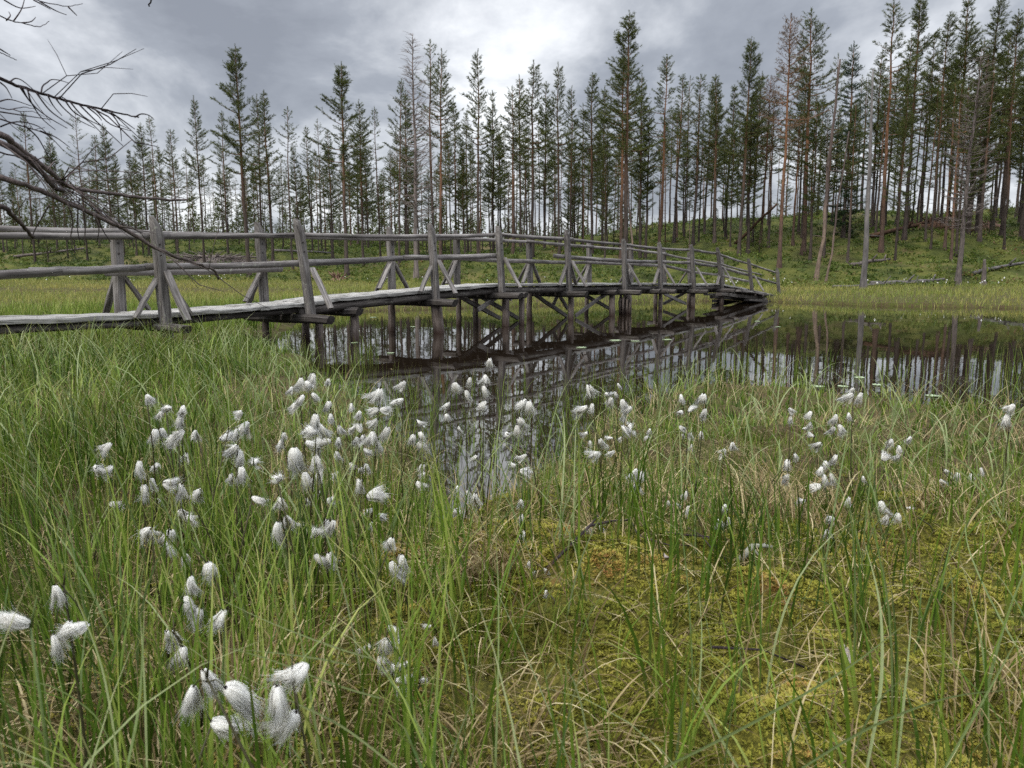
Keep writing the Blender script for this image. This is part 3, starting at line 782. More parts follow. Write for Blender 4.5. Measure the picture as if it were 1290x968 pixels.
def bare_crown_mesh(name, H, pts, f, base, R, seed, bark='bark_grey', dens=1.0):
    q = np.random.default_rng(seed); mb = MB(); z = base * H
    while z < H * .99:
        g = z / H; u = max(0.0, (g - base) / (1 - base)); prof = (1 - u) ** .8 * (.5 + .5 * min(1, u / .3)) + .05
        for j in range(int(q.integers(2, 5))):
            a = q.random() * 2 * PI; L = R * prof * (.5 + .7 * q.random()); el = .05 + .7 * u + (q.random() - .5) * .4
            p0 = np.array([np.interp(g, f, pts[:, i]) for i in range(3)]); h = np.array([math.cos(a), math.sin(a), 0])
            P = np.array([p0 + h * L * t * math.cos(el) + np.array([0, 0, L * (t * math.sin(el) + .2 * t * t - .1 * math.sin(PI * t))]) for t in np.linspace(0, 1, 5)])
            tube(mb, P, np.linspace(.012 + .012 * L, .005, 5), 4, cap=False)
            for s_ in range(int(8 * L * dens) + 2):
                t = .25 + .75 * q.random(); b = np.array([np.interp(t, np.linspace(0, 1, 5), P[:, i]) for i in range(3)])
                aa = a + (q.random() - .5) * 2.2; l2 = .15 + .4 * q.random()
                e = b + np.array([math.cos(aa), math.sin(aa), .5 * q.random() - .05]) * l2
                tube(mb, [b, (b + e) / 2 + [0, 0, .02], e], [.009, .007, .004], 3, cap=False)
        z += .13 + .13 * q.random()
    return mb.mesh(name, M[bark], smooth=False)

TREES = {}                                        # kind -> list of (height, trunk mesh, crown mesh)
def variant(kind, H, r0, base, R, seed, bark='bark', needle='needle', **kw):
    tk = {k: kw.pop(k) for k in ('wob', 'stubs', 'stub_hi', 'lean') if k in kw}
    t, pts, f = trunk_mesh('pine_trunk', H, r0, M[bark], seed, **tk)
    c = crown_mesh('pine_crown', H, pts, f, base, R, seed + 1, needle=needle, bark=bark, **kw)
    TREES.setdefault(kind, []).append((H, t, c))
for i, (b, R) in enumerate([(.40, 1.3), (.46, 1.2), (.33, 1.35), (.50, 1.1), (.37, 1.2)]):
    variant('P', 14, .112, b, R, 100 + i * 7, dens=.95 + .12 * (i % 3), stub_hi=b)
for i, (b, R) in enumerate([(.44, 1.55), (.38, 1.7), (.42, 1.45)]):
    variant('B', 15, .135, b, R, 160 + i * 7, dens=1.3, stub_hi=b, bark='bark_red' if i == 1 else 'bark')
for i, (b, R) in enumerate([(.30, 1.05), (.24, 1.15), (.34, 1.0)]):
    variant('D', 13, .12, b, R, 200 + i * 7, dens=1.55, stub_hi=b, stubs=6)
for i, (b, R) in enumerate([(.5, 1.0), (.58, .95), (.45, 1.05), (.62, .85)]):
    variant('T', 14, .088, b, R, 240 + i * 7, dens=.75, sparse=.22, stub_hi=b, per=16)
for i, (b, R) in enumerate([(.56, 1.2), (.6, 1.05)]):
    variant('R', 15, .125, b, R, 280 + i * 7, bark='bark_red', dens=1.0, stub_hi=b)
variant('W', 15, .12, .52, 1.5, 300, bark='bark_red', needle='needle_brown', dens=1.0, sparse=.05, per=9, stub_hi=.58)
variant('S', 13, .13, .06, 1.5, 310, needle='needle_spruce', dens=1.9, up0=.7, up1=-.35, nl=.11, shape=1.15, per=20, stubs=2)
for i in range(3):
    variant('Y', 4, .05, .08, .75, 330 + i * 7, dens=1.2, stubs=1, per=16, nl=.14, wob=.02)
for i, (H, b, R) in enumerate([(15, .40, 1.9), (13, .25, 1.7)]):
    t, pts, f = trunk_mesh('dead_trunk', H, .13, M['bark' if i == 0 else 'bark_grey'], 350 + i, stubs=10)
    TREES.setdefault('X', []).append((H, t, bare_crown_mesh('dead_crown', H, pts, f, b, R, 360 + i, 'bark_grey' if i else 'bark')))
t, pts, f = trunk_mesh('snag_trunk', 11, .115, M['bark_snag'], 380, stubs=8, stub_lo=.2, stub_hi=.6, top=.03, wob=.05, sides=9); TREES['N'] = [(11, t, None)]
t, pts, f = trunk_mesh('bare_pole_trunk', 8, .040, M['bark_pale'], 390, stubs=5, top=.03, wob=.09); TREES['L'] = [(8, t, None)]
t, pts, f = trunk_mesh('stump_trunk', 2.2, .13, M['bark_grey'], 395, stubs=2, top=.09, wob=.02); TREES['K'] = [(2.2, t, None)]

def put_tree(kind, x, y, H, name, label, cat='tree', group=None, tilt=(0, 0), v=None):
    vs = TREES[kind]; H0, tm, cm = vs[rnd.randrange(len(vs)) if v is None else v % len(vs)]
    e = empty(name, (x, y, float(gz(np.array(x), np.array(y))) - .03), label, cat, group, rz=rnd.random() * 6.28)
    if tilt != (0, 0): e.rotation_euler = (tilt[1], tilt[0], 0)
    else: e.rotation_euler = (rnd.gauss(0, .012), rnd.gauss(0, .012), e.rotation_euler.z)
    k = H / H0; wk = k * (.9 + .25 * rnd.random()); e.scale = (wk, wk, k)
    a = new_obj('trunk', tm, e)
    if cm: new_obj('crown', cm, e)
    return e

ORD = ['', 'first', 'second', 'third', 'fourth', 'fifth', 'sixth', 'seventh', 'eighth', 'ninth', 'tenth', 'eleventh', 'twelfth']
TREE_PX = [(28, 143, 56, 'P'), (60, 168, 60, 'D'), (96, 143, 55, 'T'), (115, 172, 62, 'P'), (132, 158, 56, 'P'), (163, 190, 55, 'D'), (177, 157, 57, 'P'), (191, 148, 52, 'T'), (215, 165, 52, 'P'),
  (246, 125, 50, 'P'), (278, 142, 54, 'P'), (300, 58, 47, 'B'), (321, 122, 52, 'P'), (334, 118, 51, 'P'), (361, 137, 50, 'T'), (388, 160, 56, 'P'), (400, 152, 58, 'T'), (414, 166, 53, 'D'), (429, 80, 47, 'B'),
  (452, 128, 50, 'P'), (475, 137, 53, 'T'), (498, 102, 48, 'P'), (509, 116, 51, 'D'), (519, 41, 43, 'X'), (545, 56, 45, 'T'), (552, 66, 47, 'R'), (574, 128, 52, 'P'), (588, 142, 56, 'P'), (601, 66, 45, 'P'),
  (621, 118, 51, 'D'), (646, 111, 48, 'R'), (656, 97, 50, 'P'), (671, 78, 46, 'P'), (687, 107, 54, 'D'), (706, 81, 47, 'P'), (721, 112, 51, 'P'), (736, 132, 58, 'T'), (749, 94, 48, 'B'), (762, 112, 54, 'P'),
  (795, 16, 41, 'B'), (788, 64, 45, 'R'), (812, 95, 46, 'D'), (837, 72, 44, 'R'), (855, 96, 50, 'P'), (868, 98, 52, 'T'), (880, 95, 48, 'P'), (894, 107, 53, 'P'), (908, 97, 47, 'B'), (922, 110, 50, 'D'), (942, 52, 43, 'B'),
  (957, 92, 48, 'P'), (968, 98, 45, 'W'), (997, 25, 39, 'W'), (1017, 80, 48, 'P'), (1028, 13, 43, 'R'), (1052, 70, 42, 'T'), (1077, 55, 46, 'S'), (1112, 66, 49, 'P'), (1131, 5, 42, 'R'), (1146, 45, 52, 'P'), (1161, -5, 45, 'B'),
  (1178, 45, 50, 'P'), (1196, 18, 47, 'B'), (1211, 58, 53, 'D'), (1225, -4, 48, 'B'), (1240, 50, 54, 'P'), (1256, 0, 45, 'B'), (1272, 40, 51, 'P'), (1287, 14, 46, 'B'), (1312, 20, 47, 'P'), (1335, -10, 49, 'B'), (1360, 30, 52, 'P'),
  (-20, 150, 56, 'P'), (-45, 130, 54, 'B'), (-75, 150, 58, 'D')]
KIND = {'P': 'slim green pine', 'B': 'tall broad-crowned pine', 'D': 'dense dark pine', 'T': 'thin sparse pine', 'R': 'red-barked pine', 'W': 'withering brown-topped pine', 'S': 'dark dense spruce with drooping limbs', 'X': 'bare dead pine with leafless twigs'}
gaps = [(-999, 197), (197, 383), (383, 547), (547, 632), (632, 716), (716, 787), (787, 832), (832, 873), (873, 908), (908, 980), (980, 1090), (1090, 1225), (1225, 1300), (1300, 2000)]
gname = ['left of the first near-side handrail post', 'between first and second near-side handrail posts', 'between second and third near-side handrail posts', 'between third and fourth near-side handrail posts',
         'between fourth and fifth near-side handrail posts', 'between fifth and sixth near-side handrail posts', 'between sixth and seventh near-side handrail posts', 'between seventh and eighth near-side handrail posts',
         'between eighth and ninth near-side handrail posts', 'above the far end of the footbridge', 'between the footbridge end and silver snag', 'right of the silver snag', 'at the far right of the hill', 'beyond the right edge']
cnt = {}
for px, py, Y, k in sorted(TREE_PX):
    T = at_y(px, py, Y); x = T[0]
    g = next(i for i, (a, b) in enumerate(gaps) if a <= px < b)
    cnt[(g, k)] = cnt.get((g, k), 0) + 1
    tot = sum(1 for q in TREE_PX if q[3] == k and gaps[g][0] <= q[0] < gaps[g][1])
    lab = (ORD[cnt[(g, k)]] + ' ' if tot > 1 else '') + KIND[k] + (' from left' if tot > 1 else '') + ' ' + gname[g]
    put_tree(k, x, Y, T[2] - float(gz(np.array(x), np.array(Y))), {'X': 'dead_pine', 'S': 'spruce_tree'}.get(k, 'pine_tree'), lab, group='tall pines along the far shore', tilt=(0, 0), v=int(px))

# dead standing wood near the shore
def put_leaning(kind, base, top, Y, name, label, group=None, v=0):
    b = at_y(*base, Y); zb = float(gz(np.array(b[0]), np.array(Y))); t = at_y(*top, Y)
    H = math.hypot(t[2] - zb, t[0] - b[0])
    return put_tree(kind, b[0], Y, H, name, label, group=group, tilt=(math.atan2(t[0] - b[0], t[2] - zb), 0), v=v)
put_leaning('N', (1087, 372), (1101, 86), 31.5, 'dead_snag', 'silver grey barkless snag standing in the grass of the far bank')
put_leaning('L', (1040, 356), (1066, 165), 36, 'dead_pole_tree', 'thin pale leaning dead trunk without bark beside the dark spruce')
put_leaning('X', (1206, 362), (1238, 60), 34, 'dead_pine', 'leaning dead pine with a mass of grey bare twigs right of silver snag', v=1)
put_leaning('L', (1028, 355), (1052, 75), 37, 'dead_pole_tree', 'long thin dead trunk just left of the pale leaning trunk')
put_leaning('K', (1239, 360), (1240, 326), 34, 'broken_stump', 'short broken stump with torn top standing on the right bank', )
put_leaning('L', (797, 310), (786, 190), 44, 'dead_pole_tree', 'thin pale dead trunk leaning against the red pine over the bridge')
put_leaning('L', (868, 310), (868, 235), 47, 'dead_pole_tree', 'short snapped dead trunk with broken top on the slope above the bridge')

# back ranks: filled so that their tops stay below the front row
bx = np.interp
zones = [('slim pine in the crowded back ranks on the low left slope', 'back rank pines on the left slope', -45, 400, 72),
         ('slim pine in the crowded back ranks behind the middle of footbridge', 'back rank pines behind the footbridge', 400, 800, 72),
         ('slim pine in the crowded back ranks on the right hill', 'back rank pines on the right hill', 800, 1340, 80)]
for lab, grp, a, b, n in zones:
    for i in range(n):
        px = a + (b - a) * (i + rnd.random()) / n
        ytop = np.interp(px, [-50, 200, 400, 560, 700, 850, 950, 1050, 1150, 1300], [190, 185, 180, 160, 145, 135, 110, 110, 75, 60]) + rnd.random() * 55
        Y = np.interp(px, [0, 500, 850, 1300], [58, 54, 42, 38]) + rnd.random() * np.interp(px, [0, 600, 900], [26, 24, 28])
        T = at_y(px, ytop, Y)
        put_tree(rnd.choice('PPTTDPDR' if px > 380 else 'PTTDTTP'), T[0], Y, max(6, T[2] - float(gz(np.array(T[0]), np.array(Y)))), 'pine_tree', lab, group=grp)
for i in range(84):
    px = -40 + 760 * (i + rnd.random()) / 64 if i < 64 else 760 + 540 * rnd.random()
    Y = 55 + rnd.random() * 26 if px < 700 else 40 + 26 * rnd.random(); P = at_y(px, 300, Y)
    put_tree('Y', P[0], Y, 1.2 + 3.2 * rnd.random() ** 1.2, 'young_pine', 'small bushy young pine growing low among the trunks on far slope', 'tree', 'young pines under the tall trees')

def far_wood():
    # low distant wood beyond the crest, seen as one dark band between the trunks
    mb = MB(); n = 420; px = -90 + 900 * rng.random(n); Y = 80 + 22 * rng.random(n); x = (px - 645) / 968 * Y; z = gz(x, Y); H = 2.0 + 3.2 * rng.random(n)
    for i in range(n):
        m = int(110 * H[i] / 3); u = rng.random(m) ** 1.3; r = (1 - u) * (.5 + .25 * rng.random(m)) * H[i] * .34 + .05; a = rng.random(m) * 2 * PI
        c = np.stack([x[i] + r * np.cos(a), Y[i] + r * np.sin(a), z[i] + u * H[i]], -1)
        d = rng.normal(size=(m, 3)); d /= np.linalg.norm(d, axis=1)[:, None]; e = np.cross(d, rng.normal(size=(m, 3))); e /= np.linalg.norm(e, axis=1)[:, None]
        V = np.stack([c - d * .16, c + e * .05, c + d * .16, c - e * .05], 1).reshape(-1, 3)
        mb.add(V, np.arange(m * 4).reshape(-1, 4), None, 0, tint=np.repeat(np.clip(.3 + .4 * rng.random() + (rng.random(m) - .5) * .3, 0, 1), 4))
    o = mb.build('distant_wood', M['needle'], smooth=False, attrs=('tint',)); tag(o, 'low dark band of distant young wood beyond the crest of far slope', 'wood', kind='stuff')
far_wood()

# ------------------------------------------------------------------ ground vegetation
def scatter(n, r0, r1, half=None, rs=rng):
    """n points of even density in the wedge of ground in front of the place one stands."""
    if half is None: half = 66 if r1 < 7 else 54
    r = np.sqrt(r0 * r0 + (r1 * r1 - r0 * r0) * rs.random(n)); a = np.radians(90 + half * (2 * rs.random(n) - 1))
    return r * np.cos(a), r * np.sin(a)

def under_bridge(x, y):
    dx, dy = x - B0[0], y - B0[1]
    s = dx * BU[0] + dy * BU[1]; o = dx * BN[0] + dy * BN[1]
    return (o > -BW - .05) & (o < .1) & (s > -14) & (s < 24)

def gloss_colour(x, y, sc, seed): return fbm(x / sc, y / sc, seed)

def wind(x, y, n):                     # blades of one tussock lean much the same way
    return vnoise(x / .45, y / .45, 68) * 4 * PI + rng.normal(0, .9, n)

def low(x, y):                         # shorter towards the open water
    q = x / np.maximum(y, .3)
    f = 1 - .62 * sstep(-.42, -.29, q) * sstep(1.8, 3.2, y)
    f = f * (1 - .22 * sstep(.15, .35, q) * sstep(2.0, 3.0, y))
    return f * (1 - .5 * np.exp(-((q + .02) / .09) ** 2) * sstep(1.5, 2.2, y))

def sedge_near():
    mb = MB()
    # within reach: every blade has its own curve
    n = 27700; x, y = scatter(n, .35, 4.2)
    sd = pond_sd(x, y)
    left = 1 - sstep(-.35, .15, x + (vnoise(x / .4, y / .4, 61) - .5) * .6)
    back = sstep(2.15, 3.0, y + (vnoise(x / .5, y / .5, 62) - .5) * .8)
    dens = np.maximum(left * .95, back * .95); dens = np.maximum(dens, .40)
    clump = .05 + 1.6 * vnoise(x / .17, y / .17, 63)
    keep = (rng.random(n) < dens * clump * .95) & (sd > -.08); x, y = x[keep], y[keep]; n = len(x)
    z = gz(x, y)
    h = (.13 + .34 * rng.random(n) ** 1.2) * low(x, y)
    az = wind(x, y, n)
    blades(mb, np.stack([x, y, z - .01], -1), h, az, np.abs(rng.normal(0, .16, n)), np.abs(rng.normal(.35, .6, n)), .0030 + .0046 * rng.random(n) ** 1.6, 5, 0,
           tint=np.clip(gloss_colour(x, y, .5, 64) * .75 + .62 * rng.random(n) ** 1.3 - .22, 0, .95))
    # broad blue-green leaves
    n = 980; x, y = scatter(n, .6, 4.2); keep = (pond_sd(x, y) > .0) & (rng.random(n) < np.where(x < .2, 1, .45)); x, y = x[keep], y[keep]; n = len(x)
    blades(mb, np.stack([x, y, gz(x, y)], -1), .28 + .26 * rng.random(n), rng.random(n) * 2 * PI, .1 + .3 * rng.random(n), .3 + 1.0 * rng.random(n), .0034 + .0026 * rng.random(n), 7, 1)
    # long arching leaves one can follow with the eye
    arcs = [([(150, 968), (128, 840), (85, 728)], .95, .008), ([(144, 950), (118, 900), (62, 864), (0, 856)], .85, .007), ([(160, 968), (176, 880), (182, 760)], .9, .009), ([(185, 968), (182, 860), (176, 770)], .95, .008),
            ([(1092, 968), (1110, 860), (1108, 760), (1088, 680)], 1.15, .009), ([(1130, 968), (1142, 850), (1150, 760)], 1.2, .007), ([(1290, 700), (1240, 612), (1195, 570), (1150, 558)], 2.2, .007), ([(1285, 690), (1236, 618), (1190, 580), (1178, 573)], 2.25, .006),
            ([(835, 968), (950, 910), (1070, 840), (1160, 770)], .98, .009), ([(1010, 968), (1100, 915), (1200, 878), (1300, 868)], .95, .009), ([(1070, 790), (1045, 762), (1000, 752), (945, 753)], 1.5, .006), ([(470, 830), (420, 815), (330, 780), (245, 738)], 1.05, .006),
            ([(480, 880), (420, 862), (330, 828), (240, 806)], .95, .006), ([(440, 838), (400, 830), (340, 822), (290, 818)], 1.0, .006), ([(596, 900), (585, 830), (566, 770), (560, 700)], 1.25, .008), ([(500, 968), (430, 915), (360, 880), (280, 838)], .9, .008),
            ([(668, 780), (640, 740), (600, 700), (566, 664)], 1.6, .005), ([(1190, 968), (1240, 880), (1290, 790)], 1.0, .008), ([(870, 968), (880, 880), (884, 800), (880, 740)], 1.3, .006), ([(0, 880), (60, 930), (95, 968)], .85, .009), ([(930, 968), (890, 900), (860, 850)], 1.1, .008),
            ([(1020, 700), (1060, 670), (1110, 640), (1190, 600)], 2.0, .005), ([(0, 560), (60, 600), (110, 660)], 1.9, .006), ([(1290, 830), (1250, 760), (1220, 690), (1215, 640)], 1.5, .006)]
    for pts, Y, w in arcs:
        ribbon(mb, [at_y(px, py, Y * (1 + .06 * i)) for i, (px, py) in enumerate(pts)], w * .72, .3 + .6 * rnd.random(), 1)
    o = mb.build('sedge_grass', [M['sedge'], M['bluesedge']], attrs=('t', 'tint'))
    tag(o, 'fresh green sedge growing round the cottongrass in the foreground', 'grass', kind='stuff')
sedge_near()

def sedge_mid():
    mb = MB()
    n = 57000; x, y = scatter(n, 4.0, 10.5); sd = pond_sd(x, y)
    keep = (sd > -.05) & ~(under_bridge(x, y) & (rng.random(n) < .8)) & (rng.random(n) < -.05 + 1.3 * vnoise(x / .3, y / .3, 65)); x, y = x[keep], y[keep]; n = len(x)
    blades(mb, np.stack([x, y, gz(x, y) - .02], -1), (.16 + .36 * rng.random(n) ** 1.1) * low(x, y), wind(x, y, n), np.abs(rng.normal(0, .25, n)), np.abs(rng.normal(.6, .7, n)), .0056 + .008 * rng.random(n) ** 1.7, 5, 0,
           tint=np.clip(gloss_colour(x, y, .8, 66) * .75 + .62 * rng.random(n) ** 1.3 - .22, 0, .95))
    n = 32000; x, y = scatter(n, 10, 22); sd = pond_sd(x, y); keep = (sd > 0) & ~(under_bridge(x, y) & (rng.random(n) < .7)) & (y < 17 + 40 * (x < -4)); x, y = x[keep], y[keep]; n = len(x)
    blades(mb, np.stack([x, y, gz(x, y) - .03], -1), .22 + .22 * rng.random(n), rng.random(n) * 2 * PI, np.abs(rng.normal(0, .2, n)), np.abs(rng.normal(.3, .5, n)), .010 + .006 * rng.random(n), 3, 0,
           tint=np.clip(gloss_colour(x, y, 2, 67) * .5 + .5 * rng.random(n) + .05, 0, 1))
    # long pale leaves that arch over the rest, and last year's dry ones
    n = 4400; x, y = scatter(n, 2.4, 9.5); keep = (pond_sd(x, y) > 0) & ((x < -.6) | (y > 2.9)) & (rng.random(n) < .2 + .9 * vnoise(x / .5, y / .5, 69)); x, y = x[keep], y[keep]; n = len(x)
    blades(mb, np.stack([x, y, gz(x, y) - .01], -1), (.40 + .3 * rng.random(n)) * (.4 + .6 * low(x, y)), wind(x, y, n), .1 + .25 * rng.random(n), .8 + 1.4 * rng.random(n), .0055 + .0035 * rng.random(n), 8, 1, tint=.45 + .55 * rng.random(n))
    n = 7300; x, y = scatter(n, 2.4, 9.5); keep = (pond_sd(x, y) > -.05) & (rng.random(n) < -.1 + 1.2 * vnoise(x / .6, y / .6, 70)); x, y = x[keep], y[keep]; n = len(x)
    blades(mb, np.stack([x, y, gz(x, y) - .01], -1), (.18 + .26 * rng.random(n)) * low(x, y), wind(x, y, n), .15 + .5 * rng.random(n), .5 + 1.5 * rng.random(n), .0035 + .003 * rng.random(n), 6, 2)
    o = mb.build('sedge_grass', [M['sedge'], M['bluesedge'], M['straw']], attrs=('t', 'tint')); tag(o, 'tall green sedge covering the bog below the near side of footbridge', 'grass', kind='stuff')
sedge_mid()

def reeds():
    mb = MB(); n = 29500; x, y = scatter(n, 2.2, 12.0); sd = pond_sd(x, y)
    reach = np.where(x > .9, 1.5, np.where(x < -1.5, .9, .4)) * (.5 + 1.0 * vnoise(x / .6, y / .6, 71)) * np.clip(y / 4.0, .6, 1.8)
    f = np.clip(-sd / reach, 0, 2)
    stand = vnoise(x / .35, y / .35, 72)
    keep = (sd < .1) & (rng.random(n) < np.clip(1 - f, 0, 1) ** 1.3 * (.12 + 1.0 * sstep(.3, .8, stand))) & (y < 9.5); x, y = x[keep], y[keep]; n = len(x)
    blades(mb, np.stack([x, y, np.full(n, -.12)], -1), .24 + .22 * rng.random(n), rng.random(n) * 2 * PI, np.abs(rng.normal(0, .14, n)), np.abs(rng.normal(.12, .35, n)), .0035 + .003 * rng.random(n), 5, 0,
           tint=np.clip(.15 + .7 * rng.random(n), 0, .9))
    # thin stand right across the inlet
    n = 2600; x, y = scatter(n, 2.5, 6.5, 18); keep = (pond_sd(x, y) < 0) & (rng.random(n) < .25 + .8 * (vnoise(x / .3, y / .3, 73) > .55)); x, y = x[keep], y[keep]; n = len(x)
    blades(mb, np.stack([x, y, np.full(n, -.12)], -1), .22 + .22 * rng.random(n), rng.random(n) * 2 * PI, np.abs(rng.normal(0, .12, n)), np.abs(rng.normal(.15, .4, n)), .0028 + .0022 * rng.random(n), 5, 0,
           tint=np.clip(.1 + .7 * rng.random(n), 0, .9))
    o = mb.build('water_sedge', M['sedge'], attrs=('t', 'tint')); tag(o, 'upright green sedge standing in the shallow water along near shore', 'grass', kind='stuff')
reeds()

def straw():
    mb = MB(); n = 25500; x, y = scatter(n, .5, 4.6); sd = pond_sd(x, y); ms = moss_amount(x, y)
    patch = vnoise(x / .3, y / .3, 81)
    keep = (sd > -.1) & (rng.random(n) < (.3 + .9 * patch) * (1 - .3 * ms)); x, y = x[keep], y[keep]; n = len(x)
    az = rng.random(n) * 2 * PI
    blades(mb, np.stack([x, y, gz(x, y) + .012 + .02 * rng.random(n)], -1), .05 + .13 * rng.random(n), az, 1.0 + .55 * rng.random(n), (rng.random(n) - .25) * 1.1, .0016 + .0018 * rng.random(n), 4, 0)
    # dead leaves still standing among the live ones
    n = 10500; x, y = scatter(n, .6, 6); keep = (pond_sd(x, y) > -.05) & (rng.random(n) < .2 + .8 * vnoise(x / .35, y / .35, 82)); x, y = x[keep], y[keep]; n = len(x)
    blades(mb, np.stack([x, y, gz(x, y)], -1), .12 + .2 * rng.random(n), rng.random(n) * 2 * PI, .2 + .6 * rng.random(n), .5 + 1.3 * rng.random(n), .0022 + .002 * rng.random(n), 5, 0)
    # old tussocks: sheaves of bent straw
    for px, py, k, R in [(620, 775, 170, .09), (600, 740, 90, .07), (985, 650, 220, .14), (1190, 660, 90, .12), (680, 960, 90, .14), (440, 700, 70, .12), (330, 930, 160, .16), (120, 900, 120, .15), (830, 640, 130, .15), (1230, 900, 50, .10), (540, 950, 90, .14)]:
        c = at_z(px, py, .13); a0 = rnd.random() * 6.28
        xx = c[0] + rng.normal(0, R * .6, k); yy = c[1] + rng.normal(0, R * .5, k)
        blades(mb, np.stack([xx, yy, gz(xx, yy)], -1), (.10 + .13 * rng.random(k)) * (1.5 if px == 985 else 1), a0 + rng.normal(0, .8, k), .25 + .5 * rng.random(k), .8 + 1.2 * rng.random(k), .0028 + .0028 * rng.random(k), 6, 0, tint=.2 + .8 * rng.random(k))
    o = mb.build('dead_grass', M['straw'], attrs=('t', 'tint')); tag(o, 'pale dead sedge straw lying and bending over the bog ground', 'dead grass', kind='stuff')
straw()

def moss():
    mb = MB(); n = 315000; x, y = scatter(n, .6, 3.6); ms = moss_amount(x, y)
    patch = fbm(x / .12, y / .12, 91)
    keep = (rng.random(n) < np.clip(ms * 1.15 + .06, 0, 1) * np.clip(patch * 3.0 - .85, 0, 1)) & (pond_sd(x, y) > .05); x, y = x[keep], y[keep]; n = len(x)
    z = gz(x, y) + rng.random(n) * .006 - .001
    tone = np.clip(fbm(x / .16, y / .16, 92) * 1.3 - .20 + (rng.random(n) - .5) * .25, 0, 1)
    for k in range(6):
        a = rng.random(n) * 2 * PI; e = .1 + .9 * rng.random(n); L = .006 + .007 * rng.random(n); w = L * .40
        d = np.stack([np.cos(a) * np.cos(e), np.sin(a) * np.cos(e), np.sin(e)], -1); s = np.stack([-np.sin(a), np.cos(a), np.zeros(n)], -1)
        P = np.stack([x, y, z], -1)
        V = np.stack([P + d * (L * .2)[:, None], P + d * (L * .6)[:, None] - s * (w / 2)[:, None], P + d * L[:, None], P + d * (L * .6)[:, None] + s * (w / 2)[:, None]], 1).reshape(-1, 3)
        mb.add(V, np.arange(n * 4).reshape(-1, 4), None, 0, tint=np.repeat(np.clip(tone + (rng.random(n) - .5) * .15, 0, 1), 4))
    o = mb.build('moss', M['moss'], smooth=False, attrs=('t', 'tint')); tag(o, 'yellow green and rusty sphagnum moss cushions on the bog ground', 'moss', kind='stuff')
moss()

def far_marsh():
    mb = MB(); n = 270000; x = -50 + 95 * rng.random(n); y = 17 + 33 * rng.random(n)
    sd = shore(x, y); hb = hill_base(x)
    w_ = np.abs(x / np.maximum(y, 1)) < .85
    ok = w_ & (sd > -.26) & (y < hb + 1.5) & (~under_bridge(x, y)) & ((x > -5.5) | (y > 20))
    dens = np.where(sd < .8, 2.0, .65) * (.35 + .9 * vnoise(x / 1.4, y / 1.4, 95))
    keep = ok & (rng.random(n) < dens); x, y, sd = x[keep], y[keep], sd[keep]; n = len(x)
    blades(mb, np.stack([x, y, np.maximum(gz(x, y), -.03) - .04], -1), (.12 + .18 * rng.random(n)), rng.random(n) * 2 * PI, np.abs(rng.normal(0, .25, n)), np.abs(rng.normal(.4, .5, n)), .013 + .013 * rng.random(n), 3, 0,
           tint=np.clip(fbm(x / 4, y / 2, 96) * .75 + .4 * rng.random(n) - .05, 0, 1))
    o = mb.build('marsh_grass', M['fargrass'], attrs=('t', 'tint')); tag(o, 'yellow green marsh grass along the far bank of the pond', 'grass', kind='stuff')
far_marsh()

def bilberry():
    mb = MB(); n = 26000; x = -60 + 115 * rng.random(n); y = 33 + 46 * rng.random(n); hb = hill_base(x)
    keep = (y > hb - 1.2) & (y < ridge_y(x) + 1.5) & (np.abs(x / y) < .82) & (rng.random(n) < .15 + 1.1 * fbm(x / 2.2, y / 2.2, 97)); x, y = x[keep], y[keep]; n = len(x)
    z = gz(x, y); P = np.stack([x, y, z], -1); tone = np.clip(fbm(x / 3, y / 3, 98) * 1.4 - .18 - .22 * (1 - sstep(-14, -3, x)), 0, .92)
    R = .16 + .22 * rng.random(n) + .5 * (rng.random(n) < .06)
    for k in range(14):
        c = P + np.stack([rng.normal(0, .45, n) * R, rng.normal(0, .45, n) * R, (.05 + .55 * rng.random(n)) * R * 1.1], -1)
        a = rng.normal(size=(n, 3)); a /= np.linalg.norm(a, axis=1)[:, None]; b = np.cross(a, rng.normal(size=(n, 3))); b /= np.linalg.norm(b, axis=1)[:, None]
        s = (.04 + .055 * rng.random(n))[:, None]
        V = np.stack([c - a * s, c - b * s * .55, c + a * s, c + b * s * .55], 1).reshape(-1, 3)
        mb.add(V, np.arange(n * 4).reshape(-1, 4), None, 0, tint=np.repeat(np.clip(tone + (rng.random(n) - .5) * .45, 0, 1), 4))
    o = mb.build('bilberry_ground_cover', M['shrub'], smooth=False, attrs=('t', 'tint')); tag(o, 'low green bilberry and moss cover on the slopes under the pines', 'ground cover', kind='stuff')
bilberry()

